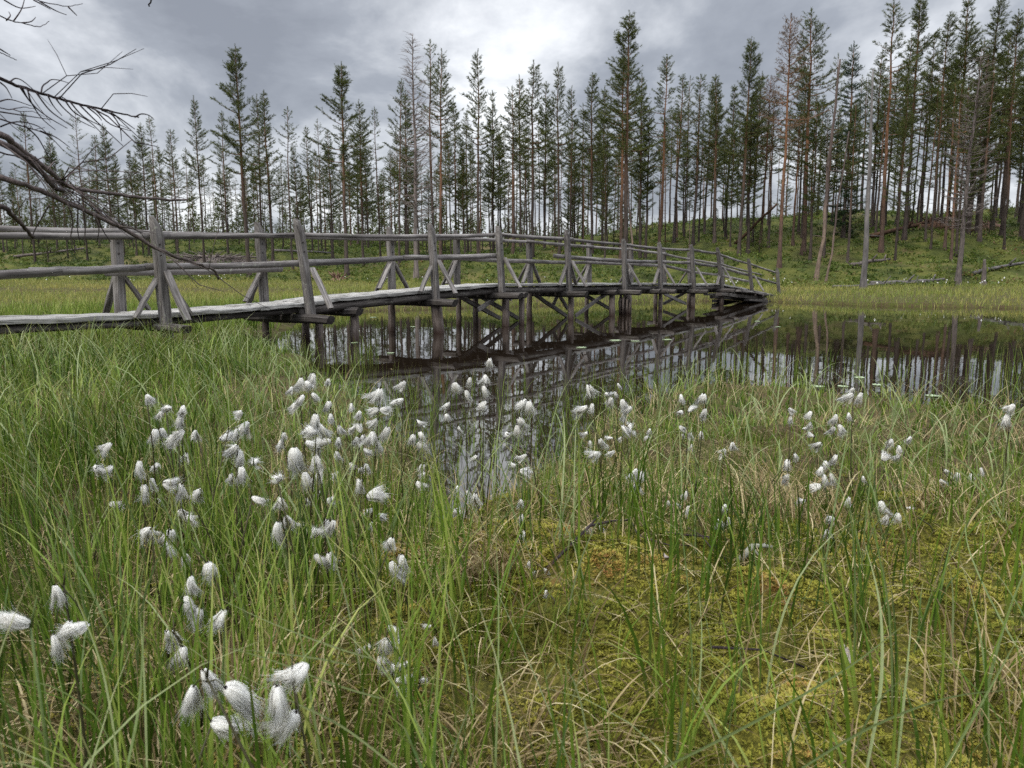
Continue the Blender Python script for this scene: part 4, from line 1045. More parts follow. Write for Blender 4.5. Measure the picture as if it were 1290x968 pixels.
# ------------------------------------------------------------------ cottongrass
def tuft_mesh(seed):
    """A tassel of silky bristles: loose, streaky, frayed at the ends and blown to one side."""
    q = np.random.default_rng(seed); mb = MB(); n = 800; R = .20 + .14 * q.random()
    bendv = q.normal(size=2) * .34; conv = -.25 + .95 * q.random()
    th = np.linspace(0, 2 * PI, 9)[:-1]; lv = [(.03, .04), (.18, .34), (.40, .46), (.58, .38), (.72, .06)]
    V = np.array([[R * r_ * (.78 + .42 * q.random()) * math.cos(a) + bendv[0] * z * z, R * r_ * math.sin(a) + bendv[1] * z * z, -z] for z, r_ in lv for a in th])
    Q = [(i * 8 + j, i * 8 + 8 + j, i * 8 + 8 + (j + 1) % 8, i * 8 + (j + 1) % 8) for i in range(4) for j in range(8)]
    mb.add(V, Q, None, 0, tint=.75)
    # bristles hang in locks
    nl_ = int(q.integers(9, 24)); la = q.random(nl_) * 2 * PI; lr = np.sqrt(q.random(nl_)); ll = .68 + .40 * q.random(nl_); lw = q.normal(size=(nl_, 2)) * (.10 + .16 * q.random())
    li = q.integers(0, nl_, n); a = la[li] + q.normal(0, .30, n); rr = np.clip(lr[li] + q.normal(0, .13, n), 0, 1.1); ln = ll[li] + q.normal(0, .07, n)
    stray = q.random(n) < .13; ln = np.where(stray, ln * (1.0 + .35 * q.random(n)), ln)
    wv = lw[li] + q.normal(size=(n, 2)) * np.where(stray, .24, .05)[:, None]
    out = R * (.15 + .95 * rr); segs = 5; V = np.zeros((n, segs + 1, 2, 3))
    for i in range(segs + 1):
        f = i / segs; prof = min(1, f * 2.1) ** .75 * (1 - conv * max(0, f - .55) / .45); z = -ln * f + .12 * rr * math.sin(PI * min(1, f * 2)) 
        x = out * np.cos(a) * prof + bendv[0] * f * f + wv[:, 0] * f * f; y = out * np.sin(a) * prof + bendv[1] * f * f + wv[:, 1] * f * f
        w = (.0125 * (1 - f) + .0045) * (1 if i else .6); s = np.stack([-np.sin(a), np.cos(a), np.zeros(n)], -1)
        c = np.stack([x, y, np.broadcast_to(z, n)], -1); V[:, i, 0] = c - s * w; V[:, i, 1] = c + s * w
    base = (np.arange(n) * (segs + 1) * 2)[:, None]; i = np.arange(segs)[None] * 2
    Q = np.stack([base + i + 2, base + i + 3, base + i + 1, base + i], -1).reshape(-1, 4)
    mb.add(V.reshape(-1, 3), Q, None, 0, tint=np.repeat(np.clip(.25 + .75 * q.random(n), 0, 1), (segs + 1) * 2))
    for k in range(4):                      # brown scales at the neck
        an = k * PI / 2 + q.random(); d = np.array([math.cos(an), math.sin(an), 0]); s = np.array([-math.sin(an), math.cos(an), 0])
        P = [np.array([0, 0, .08]) - s * .02, np.array([0, 0, .08]) + s * .02, d * .07 + s * .035 - [0, 0, .03], d * .11 - [0, 0, .14], d * .07 - s * .035 - [0, 0, .03]]
        mb.add(P, [(0, 1, 2, 4)], [(4, 2, 3)], 1)
    me = mb.mesh('tuft', [M['cotton'], M['bract']], attrs=('tint',))
    V = np.concatenate(mb.v); z = np.clip(-V[:, 2], 0, 1)          # silk scatters light like a soft body: even out the fibre normals
    nn = np.stack([V[:, 0] - bendv[0] * z * z, V[:, 1] - bendv[1] * z * z, (.45 - z) * .55], -1); nn /= np.linalg.norm(nn, axis=1)[:, None] + 1e-6
    me.normals_split_custom_set_from_vertices([tuple(x) for x in nn])
    return me
TUFTS = [tuft_mesh(600 + i) for i in range(16)]

CG = [
 ('A', 18, [(187, 503)]), ('A', 18, [(212, 513), (202, 524)]), ('A', 18, [(230, 517), (226, 530)]), ('A', 17, [(196, 549), (204, 545)]), ('A', 18, [(226, 548), (218, 556)]), ('A', 17, [(245, 547)]), ('A', 16, [(234, 577)]),
 ('B', 20, [(134, 564), (122, 593), (136, 592)]), ('B', 20, [(173, 590)]), ('B', 17, [(199, 587)]), ('B', 20, [(182, 620), (191, 610)]), ('B', 22, [(215, 610), (229, 617), (247, 623)]), ('B', 18, [(144, 638)]), ('B', 15, [(200, 632)]),
 ('B', 21, [(227, 649), (240, 655)]), ('B', 25, [(183, 672)]), ('B', 24, [(213, 691), (214, 678)]),
 ('C', 22, [(234, 704)]), ('C', 27, [(264, 719)]), ('C', 28, [(238, 736), (238, 763), (247, 777)]), ('C', 31, [(279, 780)]), ('C', 30, [(218, 800), (231, 827)]), ('C', 37, [(73, 750), (86, 795), (74, 812), (98, 794)]), ('C', 44, [(18, 787)]),
 ('C', 43, [(264, 858), (241, 880), (299, 870)]), ('C', 40, [(276, 917)]), ('C', 43, [(376, 850), (352, 884), (368, 914)]),
 ('D', 18, [(302, 522), (308, 537)]), ('D', 19, [(285, 553), (299, 547)]), ('D', 20, [(297, 566), (303, 576)]), ('D', 21, [(306, 597), (291, 604)]), ('D', 25, [(323, 583)]), ('D', 25, [(325, 632)]), ('D', 15, [(358, 550), (354, 561)]),
 ('D', 25, [(370, 575)]), ('D', 25, [(352, 604)]), ('D', 21, [(352, 634)]), ('D', 25, [(347, 668), (360, 660)]),
 ('E', 10, [(367, 492)]), ('E', 17, [(380, 484), (388, 486), (395, 478)]), ('E', 12, [(413, 481)]), ('E', 16, [(397, 500)]), ('E', 16, [(380, 505), (371, 514)]), ('E', 15, [(415, 511), (416, 527)]), ('E', 21, [(398, 532), (403, 543), (392, 546)]),
 ('E', 20, [(392, 562), (408, 558), (398, 568)]), ('E', 16, [(427, 541), (426, 557)]), ('E', 14, [(443, 513)]), ('E', 15, [(452, 523), (444, 541), (453, 540)]), ('E', 18, [(478, 498), (485, 518), (471, 519)]),
 ('E', 18, [(473, 533), (487, 546), (471, 551), (477, 562)]), ('E', 16, [(450, 556), (457, 554), (462, 570)]), ('E', 16, [(424, 574)]), ('E', 21, [(399, 584)]), ('E', 20, [(385, 603), (403, 599)]), ('E', 16, [(422, 599)]), ('E', 13, [(443, 588)]),
 ('E', 14, [(461, 590), (454, 594)]), ('E', 22, [(453, 612), (472, 622)]), ('E', 13, [(402, 622)]), ('E', 18, [(415, 631)]), ('E', 14, [(387, 632)]), ('F', 24, [(421, 664), (411, 663), (397, 674)]), ('F', 24, [(402, 706), (415, 707)]),
 ('F', 16, [(465, 645), (479, 650), (467, 663)]), ('F', 25, [(492, 685)]), ('F', 25, [(496, 716), (506, 710)]),
 ('G', 14, [(507, 486), (503, 507)]), ('G', 15, [(617, 457), (613, 477)]), ('G', 16, [(592, 482), (574, 488), (587, 498)]), ('G', 15, [(610, 493), (608, 511)]), ('G', 12, [(563, 511), (562, 526)]), ('G', 16, [(527, 535), (520, 553), (531, 550), (530, 563)]),
 ('G', 10, [(578, 542)]), ('G', 16, [(659, 509), (667, 513), (657, 531), (652, 543)]), ('G', 10, [(640, 548)]), ('G', 12, [(598, 578)]), ('G', 16, [(659, 577), (661, 596)]), ('G', 12, [(646, 587)]), ('G', 14, [(531, 590), (533, 599), (529, 612)]),
 ('G', 17, [(576, 618), (577, 645)]), ('G', 17, [(590, 623), (597, 629)]), ('G', 14, [(657, 633), (658, 653), (660, 676)]),
 ('H', 17, [(742, 492), (735, 517), (746, 514)]), ('H', 14, [(764, 499), (768, 506)]), ('H', 9, [(779, 486), (776, 497)]), ('H', 15, [(792, 517), (785, 510), (787, 525)]), ('H', 16, [(787, 543), (794, 538)]), ('H', 12, [(738, 548), (743, 559)]),
 ('H', 17, [(756, 559), (752, 574)]), ('H', 11, [(768, 553), (770, 571)]), ('H', 9, [(781, 553)]), ('H', 10, [(819, 544), (816, 552)]), ('H', 17, [(798, 598), (806, 604), (802, 616)]),
 ('I', 15, [(857, 502), (857, 521)]), ('I', 14, [(871, 516)]), ('I', 15, [(887, 503), (888, 521)]), ('I', 11, [(858, 541), (861, 550), (872, 563), (869, 549)]), ('I', 11, [(883, 548)]), ('I', 11, [(911, 569), (908, 577), (922, 562)]),
 ('I', 14, [(864, 624), (867, 643)]), ('I', 9, [(852, 636), (842, 634)]), ('I', 13, [(912, 640), (907, 659), (918, 656)]),
 ('J', 11, [(996, 518), (996, 529)]), ('J', 10, [(1020, 523), (1014, 540), (1021, 536)]), ('J', 9, [(1022, 549)]), ('J', 13, [(1053, 528), (1051, 542), (1059, 541)]), ('J', 11, [(1069, 525)]), ('J', 12, [(1033, 562)]), ('J', 15, [(1002, 576)]),
 ('J', 15, [(991, 585), (992, 602)]), ('J', 15, [(1033, 593), (1038, 604), (1028, 613)]), ('J', 14, [(1040, 586), (1049, 602), (1053, 579)]), ('J', 12, [(1087, 604)]), ('J', 14, [(1062, 503), (1070, 501), (1073, 492), (1082, 501)]),
 ('J', 13, [(1010, 631)]), ('J', 15, [(1068, 631)]), ('J', 16, [(1046, 656), (1043, 673)]),
 ('K', 12, [(1122, 558), (1115, 576)]), ('K', 11, [(1132, 566), (1132, 576)]), ('K', 10, [(1145, 554)]), ('K', 14, [(1193, 595), (1186, 609)]), ('K', 13, [(1206, 600)]), ('K', 13, [(1223, 601)]), ('K', 14, [(1236, 594)]),
 ('K', 15, [(1273, 514), (1266, 529)]), ('K', 16, [(1108, 638), (1116, 654), (1131, 652)]), ('K', 10, [(1145, 641)]),
 ('L', 26, [(496, 795), (484, 812), (497, 814), (482, 836)]), ('L', 23, [(465, 819)]), ('L', 24, [(509, 839), (497, 845), (506, 857), (504, 870)]), ('L', 14, [(539, 790), (547, 808)]), ('L', 14, [(532, 858)]),
 ('M', 12, [(666, 711), (672, 723)]), ('M', 10, [(688, 719)]), ('M', 10, [(688, 748)]), ('M', 12, [(740, 668)]), ('M', 11, [(757, 666)]), ('M', 10, [(813, 695)]),
]
PLACE = {'A': 'in the upper left sedge', 'B': 'in the loose left patch', 'C': 'in the near left corner', 'D': 'left of the dense clump', 'E': 'in the dense central clump',
         'F': 'below the dense clump', 'G': 'along the open water inlet', 'H': 'right of the inlet', 'I': 'below the bridge end', 'J': 'in the right hand sedge', 'K': 'in the far right sedge',
         'L': 'beside the dark moss hollow', 'M': 'on the middle mossy ground'}
TW = ['', 'one white tuft', 'two white tufts', 'three white tufts', 'four white tufts']
pc = {}
for cl_, sz, tf in sorted(CG, key=lambda c: (c[0], sum(p[0] for p in c[2]) / len(c[2]))):
    key = (cl_, len(tf)); pc[key] = pc.get(key, 0) + 1; tot = sum(1 for c in CG if c[0] == cl_ and len(c[2]) == len(tf))
    Y = 40.7 / sz * .96; L = .042
    Y = min(Y, 3.3, .71 * 968 / (max(p[1] for p in tf) - 344))
    s_px = sz
    org = []; axes = []
    for px, py in tf:
        c = at_y(px, py, Y + (rnd.random() - .5) * .03)
        # fluff hangs down, or blows over to one side
        tilt = abs(rnd.gauss(.0, .7)); a = rnd.random() * 2 * PI
        if len(tf) == 1 and rnd.random() < .3: tilt = 1.2 + rnd.random()
        ax = Vector((math.sin(tilt) * math.cos(a), math.sin(tilt) * math.sin(a) * .6, -math.cos(tilt))).normalized()
        LL = L * (s_px / (40.7 / Y)) * (.70 + .34 * rnd.random())
        org.append((Vector(c) - ax * LL * .5, ax, LL))
    top = sum((o[0] for o in org), Vector()) / len(org); top.z = max(o[0].z for o in org) - .004
    gx = top.x + rnd.gauss(0, .05); gy = top.y + rnd.gauss(.02, .04); g = max(float(gz(np.array(gx), np.array(gy))), -.15)
    lab = 'cottongrass with ' + TW[len(tf)] + ' ' + PLACE[cl_] + (', ' + ORD[pc[key]] + ' from left' if 1 < tot <= 12 else '')
    if tot > 12: lab = 'cottongrass with ' + TW[len(tf)] + ' ' + PLACE[cl_] + (', ' + (ORD[pc[key]] + ' from left' if pc[key] <= 12 else 'near its right end'))
    root = empty('cottongrass', (gx, gy, g), lab, 'cottongrass', 'cottongrass stalks round the pond shore')
    B = Vector((gx, gy, g)); mb = MB(); T = top - B; sway = Vector((rnd.gauss(0, .015), rnd.gauss(0, .01), 0))
    pts = [Vector((0, 0, -.03)), T * .33 + sway, T * .68 + sway * .6, T]
    tube(mb, [tuple(p) for p in pts], [.0026, .0023, .0019, .0014], 6)
    for o, ax, LL in org:
        p = o - B
        if (p - T).length > .004: tube(mb, [tuple(T - Vector((0, 0, .006))), tuple((T + p) / 2 + Vector((0, 0, .004))), tuple(p)], [.0010, .0009, .0009], 4)
    # the pointed bract that stands beside the head
    br = T + Vector((rnd.gauss(0, .012), rnd.gauss(0, .01), .02 + .02 * rnd.random())); tube(mb, [tuple(T), tuple(br)], [.0019, .0003], 4)
    mb.build('stem', M['stem'] if rnd.random() < .8 else M['stem_green'], root)
    for o, ax, LL in org:
        t = new_obj('tuft', TUFTS[rnd.randrange(len(TUFTS))], root)
        t.location = o - B; t.rotation_mode = 'QUATERNION'
        t.rotation_quaternion = (-ax).to_track_quat('Z', 'Y') @ Matrix.Rotation(rnd.random() * 6.28, 3, 'Z').to_quaternion()
        k = LL; t.scale = (k * (.66 + .4 * rnd.random()), k * (.66 + .4 * rnd.random()), k)

def far_cotton():
    mb = MB(); n = 2600; x = -40 + 75 * rng.random(n); y = 26 + 28 * rng.random(n); hb = hill_base(x)
    keep = (pond_sd(x, y) > 1.5) & (y > hb - 9) & (y < hb + .5) & (np.abs(x / y) < .8) & (rng.random(n) < sstep(.45, .75, vnoise(x / 2.5, y / 1.5, 99)) * np.where(x > 9, .6, .25)); x, y = x[keep], y[keep]
    for X, Y, Z in zip(x, y, gz(x, y)):
        h = .28 + .16 * rng.random(); c = np.array([X, Y, Z + h]); s = .020 + .014 * rng.random()
        V = np.array([(1, 0, 0), (0, 1, 0), (-1, 0, 0), (0, -1, 0), (0, 0, .8), (0, 0, -1.5)]) * s + c + rng.normal(0, .006, (6, 3))
        T = [(0, 1, 4), (1, 2, 4), (2, 3, 4), (3, 0, 4), (1, 0, 5), (2, 1, 5), (3, 2, 5), (0, 3, 5)]
        mb.add(V, None, T, 0, tint=.8)
    o = mb.build('far_cottongrass', M['cotton'], attrs=('tint',)); tag(o, 'white specks of cottongrass scattered over the far bank', 'cottongrass', kind='stuff')
far_cotton()

# ------------------------------------------------------------------ floating leaves
PADS = [(1083, 476, .055), (1105, 485, .05), (1062, 487, .045), (1101, 504, .075), (1030, 487, .06), (1176, 499, .06), (732, 438, .07), (775, 429, .09), (800, 430, .06), (840, 428, .07), (955, 405, .07), (980, 412, .06), (470, 400, .08), (520, 412, .06), (447, 432, .05), (492, 445, .05)]
for i, (px, py, r) in enumerate(PADS):
    c = at_z(px, py, .004); q = random.Random(i); nn = 18; V = [(0, 0, .001)]; f = []
    for k in range(nn + 1):
        a = .25 + (2 * PI - .5) * k / nn; rr = r * (1 + .06 * q.gauss(0, 1)); V.append((rr * math.cos(a), rr * .8 * math.sin(a), .002 + .004 * q.random()))
    V2 = [(x, y, z - .004) for x, y, z in V]; n0 = len(V)
    f = [(0, k, k + 1) for k in range(1, nn + 1)] + [(n0, n0 + k + 1, n0 + k) for k in range(1, nn + 1)] + [(k, n0 + k, n0 + k + 1, k + 1) for k in range(1, nn + 1)]
    me = bpy.data.meshes.new('lily_pad'); me.from_pydata(V + V2, [], f); me.materials.append(M['pad'])
    o = new_obj('lily_pad', me); o.location = tuple(c); o.rotation_euler = (0, 0, q.random() * 6.28)
    grp = 'lily pads on the pond'
    lab = ['lily pad uppermost in the group on the right water', 'lily pad beside the upper one in the right group', 'small lily pad behind the four cottongrass tufts on the right', 'largest lily pad nearest the right hand reeds', 'single pale lily pad left of the right group',
           'single lily pad at the right before dark trunk reflections'][i] if i < 6 else 'small floating leaf out on the open water by the footbridge'
    tag(o, lab, 'lily pad', grp if i < 6 else 'floating leaves by the footbridge')

def flotsam():
    # bits of straw, pollen and leaf lying on the surface film
    mb = MB(); n = 5200; x, y = scatter(n, 2.4, 27, 40); sd = pond_sd(x, y); keep = (sd < -.1) & (rng.random(n) < np.clip(.9 - .5 * np.abs(sd), .05, 1)) & (vnoise(x / 1.1, y / 2.2, 51) > .5); x, y = x[keep], y[keep]; n = len(x)
    blades(mb, np.stack([x, y, .003 + .002 * rng.random(n)], -1), .02 + .10 * rng.random(n) ** 2, rng.random(n) * 2 * PI, 1.56, .0, .003 + .004 * rng.random(n), 3, 0, facing=None)
    o = mb.build('floating_straw', M['straw'], attrs=('t', 'tint')); tag(o, 'bits of pale straw and leaf floating on the dark pond', 'flotsam', kind='stuff')
flotsam()

# ------------------------------------------------------------------ dead pine whose boughs reach in from the left
dead = empty('dead_pine', (-1.95, 1.35, float(gz(np.array(-1.95), np.array(1.35)))), 'bare dead pine whose leafless boughs reach in from the left edge', 'dead tree')
DB = Vector(dead.location)
mb = MB(); tube(mb, [(0, 0, -.3), (0, 0, .05), (.03, .04, .9), (.02, .1, 1.8), (-.05, .12, 3.2), (-.1, .1, 4.6)], [.10, .085, .075, .065, .045, .01], 10, rough=.12, seed=3); mb.build('trunk', M['branch_dead'], dead)
def bough(px, Y, r0, r1, root, m='branch_dead', twigs=(), nt_=0, seed=0, jag=.006, hang=1.0):
    q = random.Random(seed); pts = [at_y(x, y, Y + .05 * i) for i, (x, y) in enumerate(px)]
    if root is not None: pts = [np.array([DB[0] + root[0], DB[1] + root[1], DB[2] + root[2]])] + pts
    P = []
    for i in range(len(pts) - 1):
        for f in np.linspace(0, 1, 6, endpoint=False):
            P.append(pts[i] + (pts[i + 1] - pts[i]) * f)
    for _ in range(2):
        P = [P[0]] + [(P[i - 1] + 2 * P[i] + P[i + 1]) / 4 for i in range(1, len(P) - 1)] + [P[-1]]
    P = [p + np.array([q.gauss(0, 1), q.gauss(0, 1), q.gauss(0, 1)]) * min(jag * .3, r1) * .5 for p in P]
    P.append(pts[-1]); P = np.array(P) - np.array(DB); n = len(P)
    mb = MB(); tube(mb, P, np.linspace(r0, r1, n) * .66, 7, rough=.22, seed=seed)
    for k in range(nt_):
        t = .3 + .5 * q.random(); i = int(t * (n - 1)); b = P[i]; side = 1 if q.random() < .75 else -1
        L = .06 + .16 * q.random(); d = np.array([.75 + .3 * q.random(), q.gauss(0, .4), (-.75 if side > 0 else .5) * hang]); d /= np.linalg.norm(d)
        c = [b, b + d * L * .35 + np.array([0, 0, .012]), b + d * L * .7 + np.array([.01, 0, -.006]), b + d * L + np.array([.02, 0, .012 * q.gauss(0, 1)])]
        w = .0017 * (.6 + .5 * q.random()); tube(mb, c, [w, w * .85, w * .7, w * .4], 4, seed=k)
        if q.random() < .6:
            d2 = d + np.array([q.gauss(0, .5), q.gauss(0, .4), q.gauss(0, .5)]); e = c[1] + d2 / np.linalg.norm(d2) * L * .5
            tube(mb, [c[1], (c[1] + e) / 2 + [0, 0, .006], e], [w * .7, w * .6, w * .3], 4, seed=k)
    mb_t = twigs
    for tp in mb_t:
        Tp = [at_y(x, y, Y + .03 + .02 * i_) - np.array(DB) for i_, (x, y) in enumerate(tp)]
        Tq = [Tp[0]] + [Tp[i_] + (Tp[i_ + 1] - Tp[i_]) * f for i_ in range(len(Tp) - 1) for f in (.25, .5, .75, 1)]
        for _ in range(3): Tq = [Tq[0]] + [(Tq[i_ - 1] + 2 * Tq[i_] + Tq[i_ + 1]) / 4 for i_ in range(1, len(Tq) - 1)] + [Tq[-1]]
        Tp = Tq; tube(mb, Tp, np.linspace(.0017, .0007, len(Tp)), 5, seed=seed)
    mb.build('branch', M[m], dead)
bough([(0, 100), (30, 111), (75, 125), (110, 134), (145, 142), (175, 148)], 1.55, .0055, .0022, (.03, .1, 1.75), 'branch_dark',
      [[(170, 148), (178, 143), (188, 145), (194, 151)], [(52, 118), (53, 108), (60, 104), (64, 100), (75, 101), (87, 105)], [(12, 104), (19, 98), (28, 101), (43, 114)], [(25, 110), (40, 132), (60, 148), (85, 162)], [(45, 116), (62, 140), (80, 152), (93, 161)],
       [(70, 124), (78, 135), (95, 150), (120, 162)], [(88, 128), (104, 148), (130, 160)], [(100, 132), (120, 152), (140, 170), (155, 184)], [(120, 138), (138, 158), (165, 165)], [(140, 142), (155, 152), (170, 163)], [(72, 125), (76, 121), (84, 126)], [(0, 104), (8, 110), (15, 124)],
       [(28, 111), (35, 125), (42, 132)], [(60, 120), (66, 133), (78, 146)], [(35, 113), (38, 128), (52, 150), (70, 164)], [(110, 135), (124, 146), (128, 152)], [(128, 139), (142, 144), (152, 160), (153, 178)], [(82, 127), (92, 142), (112, 152), (132, 172)]], 8, seed=11, jag=.004)
bough([(0, 140), (30, 135), (45, 137)], 1.6, .0022, .0009, (.03, .1, 1.65), 'branch_dark', [[(0, 128), (12, 124), (40, 134)], [(0, 160), (20, 152), (50, 158), (66, 176)], [(30, 158), (48, 172), (62, 200), (72, 216)], [(50, 165), (70, 172), (88, 186)],[(0, 141), (25, 145), (65, 151)], [(0, 150), (30, 160), (60, 168), (80, 190)]], 2, seed=12)
bough([(0, 166), (24, 188), (60, 214), (85, 236), (110, 241), (160, 247), (215, 253), (236, 252)], 1.5, .0112, .0035, (.03, .05, 1.45), 'branch_dead',
      [[(84, 232), (86, 222), (92, 217), (110, 215), (150, 216), (185, 219)], [(95, 240), (120, 258), (150, 285)], [(218, 252), (222, 248), (232, 250)], [(60, 214), (66, 206), (70, 203)]], 6, seed=13)
bough([(0, 178), (40, 204), (70, 238), (80, 240)], 1.42, .010, .006, (.03, .05, 1.38), 'branch_dead', [], 3, seed=14)
bough([(0, 222), (50, 240), (100, 262), (150, 285), (200, 315), (250, 334), (271, 341), (275, 352)], 1.45, .0085, .0035, (.03, .05, 1.15), 'branch_dead', [[(150, 285), (175, 290), (182, 300)], [(62, 258), (52, 276), (42, 292), (38, 312)], [(105, 265), (108, 285), (106, 310)], [(85, 256), (93, 280), (88, 300), (92, 318)], [(118, 270), (126, 288), (122, 305)]], 3, seed=15)
bough([(0, 255), (20, 276), (42, 299)], 1.35, .0085, .005, (.03, .03, 1.05), 'branch_dead', [], 2, seed=16)
bough([(-40, 180), (30, 200), (70, 228), (110, 258), (140, 280), (165, 292)], 1.7, .0035, .0012, (.03, .1, 1.5), 'branch_dark', [[(100, 250), (96, 285), (102, 310)], [(120, 262), (128, 290), (140, 305)]], 10, seed=17)
bough([(0, 24), (28, 29), (50, 35), (62, 27)], 1.7, .0025, .001, (0, .1, 2.2), 'branch_dark', [[(8, 26), (14, 20), (11, 15)], [(17, 27), (28, 12), (32, -6)], [(28, 29), (40, 28), (45, 22)], [(5, 0), (25, 12), (45, 8)]], 0, seed=18)
bough([(20, -12), (50, 2), (85, 9), (104, 5)], 1.7, .0025, .001, (0, .1, 2.4), 'branch_dark', [[(50, 2), (70, 14), (84, 19)], [(86, 9), (97, 20)], [(42, 0), (64, 12)]], 0, seed=19)
bough([(150, -60), (184, -22), (193, -4), (188, 8)], 1.6, .0026, .0024, (0, .1, 2.7), 'branch_dark', [], 0, seed=20)
bough([(-10, 62), (6, 69), (21, 76)], 1.6, .002, .001, (0, .1, 1.9), 'branch_dark', [[(0, 62), (13, 70)]], 0, seed=21)

# ------------------------------------------------------------------ fallen wood
def stick(name, pts, r0, r1, m, label, cat, sub=(), seed=0, group=None):
    P = [np.array(p) for p in pts]; o0 = P[0]; mb = MB(); tube(mb, np.array(P) - o0, np.linspace(r0, r1, len(P)), 7, rough=.25, seed=seed)
    for s_ in sub: tube(mb, np.array(s_) - o0, np.linspace(r1 * 1.1, r1 * .4, len(s_)), 5, rough=.2, seed=seed + 1)
    o = mb.build(name, M[m]); o.location = tuple(o0); return tag(o, label, cat, group)
def gp(px, py, lift=.02, z=.14):
    c = at_z(px, py, z); return np.array([c[0], c[1], float(gz(np.array(c[0]), np.array(c[1]))) + lift])
stick('fallen_branch', [gp(798, 703, .02), gp(830, 713, .02), gp(865, 716, .03), (gp(890, 727, .02)), gp(920, 738, .01)], .004, .0025, 'branch_dark', 'thin dark fallen branch lying across the reddish moss', 'fallen branch',
      [[gp(865, 716, .05), gp(882, 730, .05), gp(905, 742, .04)], [gp(798, 703, .05), gp(792, 720, .05), gp(800, 748, .04), gp(815, 762, .02)], [gp(813, 750, .03), gp(840, 752, .04), gp(872, 738, .05)]], 31)
stick('fallen_branch', [gp(690, 775, .03), gp(742, 748, .04), gp(770, 722, .04), gp(793, 712, .05)], .004, .003, 'branch_dark', 'thin curved dark twig lying just left of the fallen branch', 'fallen branch', [[gp(742, 748, .04), gp(752, 728, .06), gp(748, 705, .08)]], 32)
stick('fallen_branch', [gp(895, 862, .02), gp(960, 856, .03), gp(1020, 853, .03)], .003, .002, 'branch_dark', 'straight dark twig lying on straw in the right foreground', 'fallen branch', [], 33)
stick('lichen_twig', [gp(930, 738, .03), gp(945, 731, .05), gp(960, 727, .05), gp(972, 725, .04)], .010, .004, 'lichen', 'pale lichen covered twig beside the fallen branch', 'twig', [[gp(945, 731, .05), gp(952, 733, .05), gp(960, 734, .04)], [gp(955, 728, .05), gp(962, 724, .05)]], 34)
for i, (px, py, lab) in enumerate([(1062, 861, 'dry grey leaf on the straw in the right foreground'), (838, 792, 'dry grey leaf on the yellow moss cushion')]):
    c = gp(px, py, .04); q = random.Random(i); mb = MB(); V = []
    for k in range(5):
        f = k / 4; w = .011 * math.sin(PI * (f * .9 + .06)); V += [(-w, (f - .5) * .04, .006 * math.sin(3 * f)), (0, (f - .5) * .04, .012 * f), (w, (f - .5) * .04, .006 * f + .004)]
    mb.add(V, [(a * 3 + b, a * 3 + b + 1, a * 3 + b + 4, a * 3 + b + 3) for a in range(4) for b in range(2)]); o = mb.build('dry_leaf', M['dryleaf']); o.location = tuple(c); o.rotation_euler = (.6, .2, i * 2.1 + .4); tag(o, lab, 'leaf')

def hp(px, py, Y): p = at_y(px, py, Y); return np.array([p[0], Y, float(gz(np.array(p[0]), np.array(Y)))])
def log(x0, x1, Y0, Y1, r, m, label, seed, lift=.0, lift1=None):
    a = hp(x0, 350, Y0) + [0, 0, r * .7 + lift]; b = hp(x1, 350, Y1) + [0, 0, r * .7 + (lift if lift1 is None else lift1)]; q = random.Random(seed)
    pts = [a + (b - a) * f + np.array([q.gauss(0, .03), q.gauss(0, .03), q.gauss(0, .02)]) for f in np.linspace(0, 1, 7)]
    stick('fallen_log', pts, r, r * .55, m, label, 'log', [[pts[3], pts[3] + np.array([.2, -.2, .35])], [pts[5], pts[5] + np.array([.15, .1, .3])]], seed, 'fallen logs on the far bank')
log(1098, 1190, 34.5, 35.2, .11, 'bark_snag', 'pale weathered log lying in cottongrass right of the silver snag', 41, .05)
log(1050, 1175, 33.5, 35.0, .06, 'bark_snag', 'thin pale log lying in the marsh grass below the thicker one', 42, .05)
log(1070, 1120, 39, 40.5, .12, 'bark_grey', 'grey log lying behind the silver snag on the slope', 43, .1)
log(1095, 1180, 45, 48, .14, 'root', 'dark fallen log lying up the slope right of silver snag', 44, .1, .6)
log(1150, 1230, 47, 47, .16, 'root', 'dark mossy log near the root plate on the hill', 45, .1)
log(1225, 1310, 36, 38, .10, 'bark_snag', 'pale log at the far right edge of the slope', 46, .1)
log(925, 975, 46, 44, .10, 'root', 'dark dead trunk leaning across the slope above bridge end', 47, .1, 2.6)
log(235, 345, 51, 50.5, .12, 'bark_grey', 'grey log in the brush heap beyond the left railing', 48, .1)
log(250, 330, 50.6, 51.5, .09, 'bark_grey', 'thin grey log crossing the brush heap beyond left railing', 49, .35)
log(20, 110, 58, 60, .12, 'bark_grey', 'grey log on the mossy slope at the far left', 50, .1)
log(345, 420, 56, 54, .1, 'bark_snag', 'pale thin log on the slope above the second post', 51, .1)

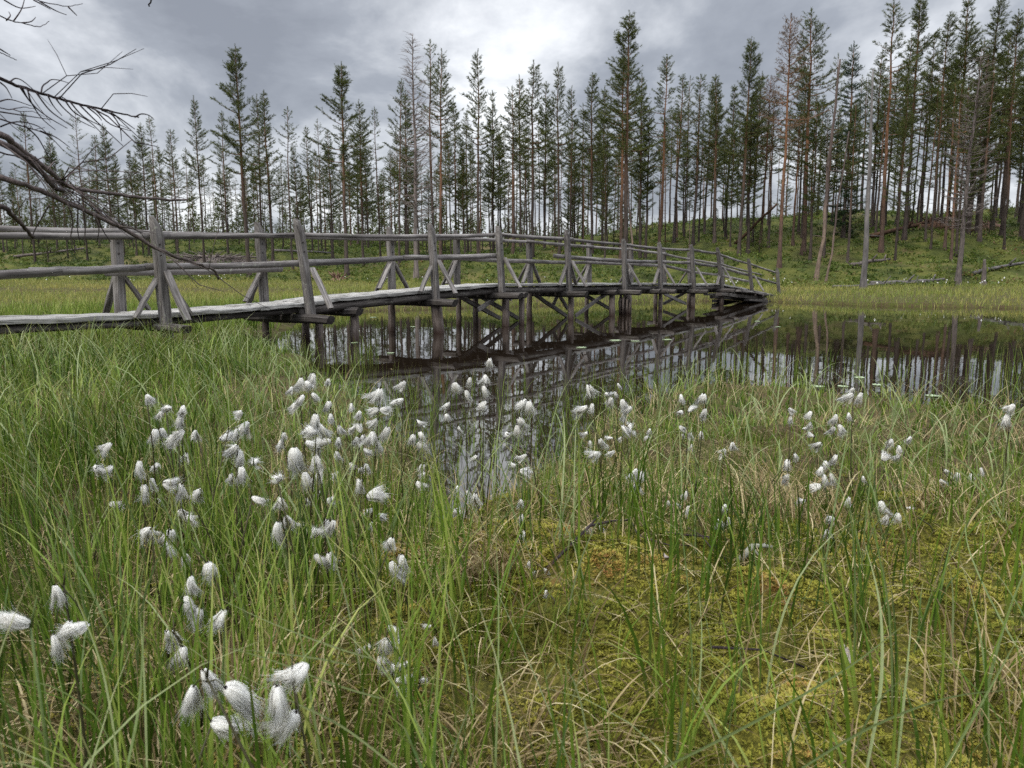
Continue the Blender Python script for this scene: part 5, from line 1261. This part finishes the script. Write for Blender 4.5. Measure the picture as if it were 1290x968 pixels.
def heap(name, px, Y, size, m, label, cat, seed, n=60):
    c = hp(px, 350, Y); q = np.random.default_rng(seed); mb = MB()
    # lumpy earth and roots
    u = np.linspace(0, 2 * PI, 15)[:-1]; lv = np.linspace(0, 1, 6); V = []
    for l in lv:
        for a in u:
            rr = (1 - l ** 2.2) * (.75 + .5 * q.random()); V.append((size[0] * rr * math.cos(a), size[1] * rr * math.sin(a), size[2] * l * (.85 + .3 * q.random()) - .1))
    k = len(u); mb.add(V, [(i * k + j, i * k + (j + 1) % k, (i + 1) * k + (j + 1) % k, (i + 1) * k + j) for i in range(5) for j in range(k)])
    for _ in range(n):
        a = q.random() * 2 * PI; el = q.random() * 1.3; d = np.array([math.cos(a) * math.cos(el) * size[0], math.sin(a) * math.cos(el) * size[1], math.sin(el) * size[2]])
        e = d * (1.15 + .55 * q.random()) + q.normal(0, .08, 3); tube(mb, [d * .6, (d + e) / 2 + q.normal(0, .04, 3), e], [.035, .02, .006], 4, seed=_)
    o = mb.build(name, M[m]); o.location = tuple(c); tag(o, label, cat)
heap('root_plate', 1172, 47, (1.3, .6, .75), 'root', 'dark upturned root plate of a fallen tree on the right hill', 'root plate', 1)
heap('root_plate', 1202, 56, (.9, .5, .7), 'root', 'small dark root plate near the ridge of the right hill', 'root plate', 2)
heap('tree_stump', 425, 44, (.5, .4, .45), 'redroot', 'reddish rotten stump on the moss beyond the third post', 'stump', 3, 30)
heap('brush_heap', 268, 51, (2.2, .7, .45), 'bark_grey', 'low heap of grey brushwood beyond the left railing', 'brush heap', 4, 160)
heap('brush_heap', 330, 50.5, (1.3, .6, .35), 'bark_grey', 'small brushwood heap behind the second near-side post', 'brush heap', 5, 90)
heap('root_plate', 1240, 52, (1.0, .5, .5), 'redroot', 'reddish brown bare earth mound on the right hill', 'earth mound', 6, 20)

# ------------------------------------------------------------------ view
scene.render.engine = 'CYCLES'
cy = scene.cycles
cy.max_bounces = 9; cy.diffuse_bounces = 7; cy.glossy_bounces = 3; cy.transmission_bounces = 7; cy.transparent_max_bounces = 4
cy.caustics_reflective = False; cy.caustics_refractive = False
cy.use_denoising = False
vs = scene.view_settings; vs.view_transform = 'Standard'; vs.look = 'None'; vs.exposure = 0.62; vs.gamma = 1.0; vs.use_curve_mapping = False
scene.render.resolution_x = 1024; scene.render.resolution_y = 768
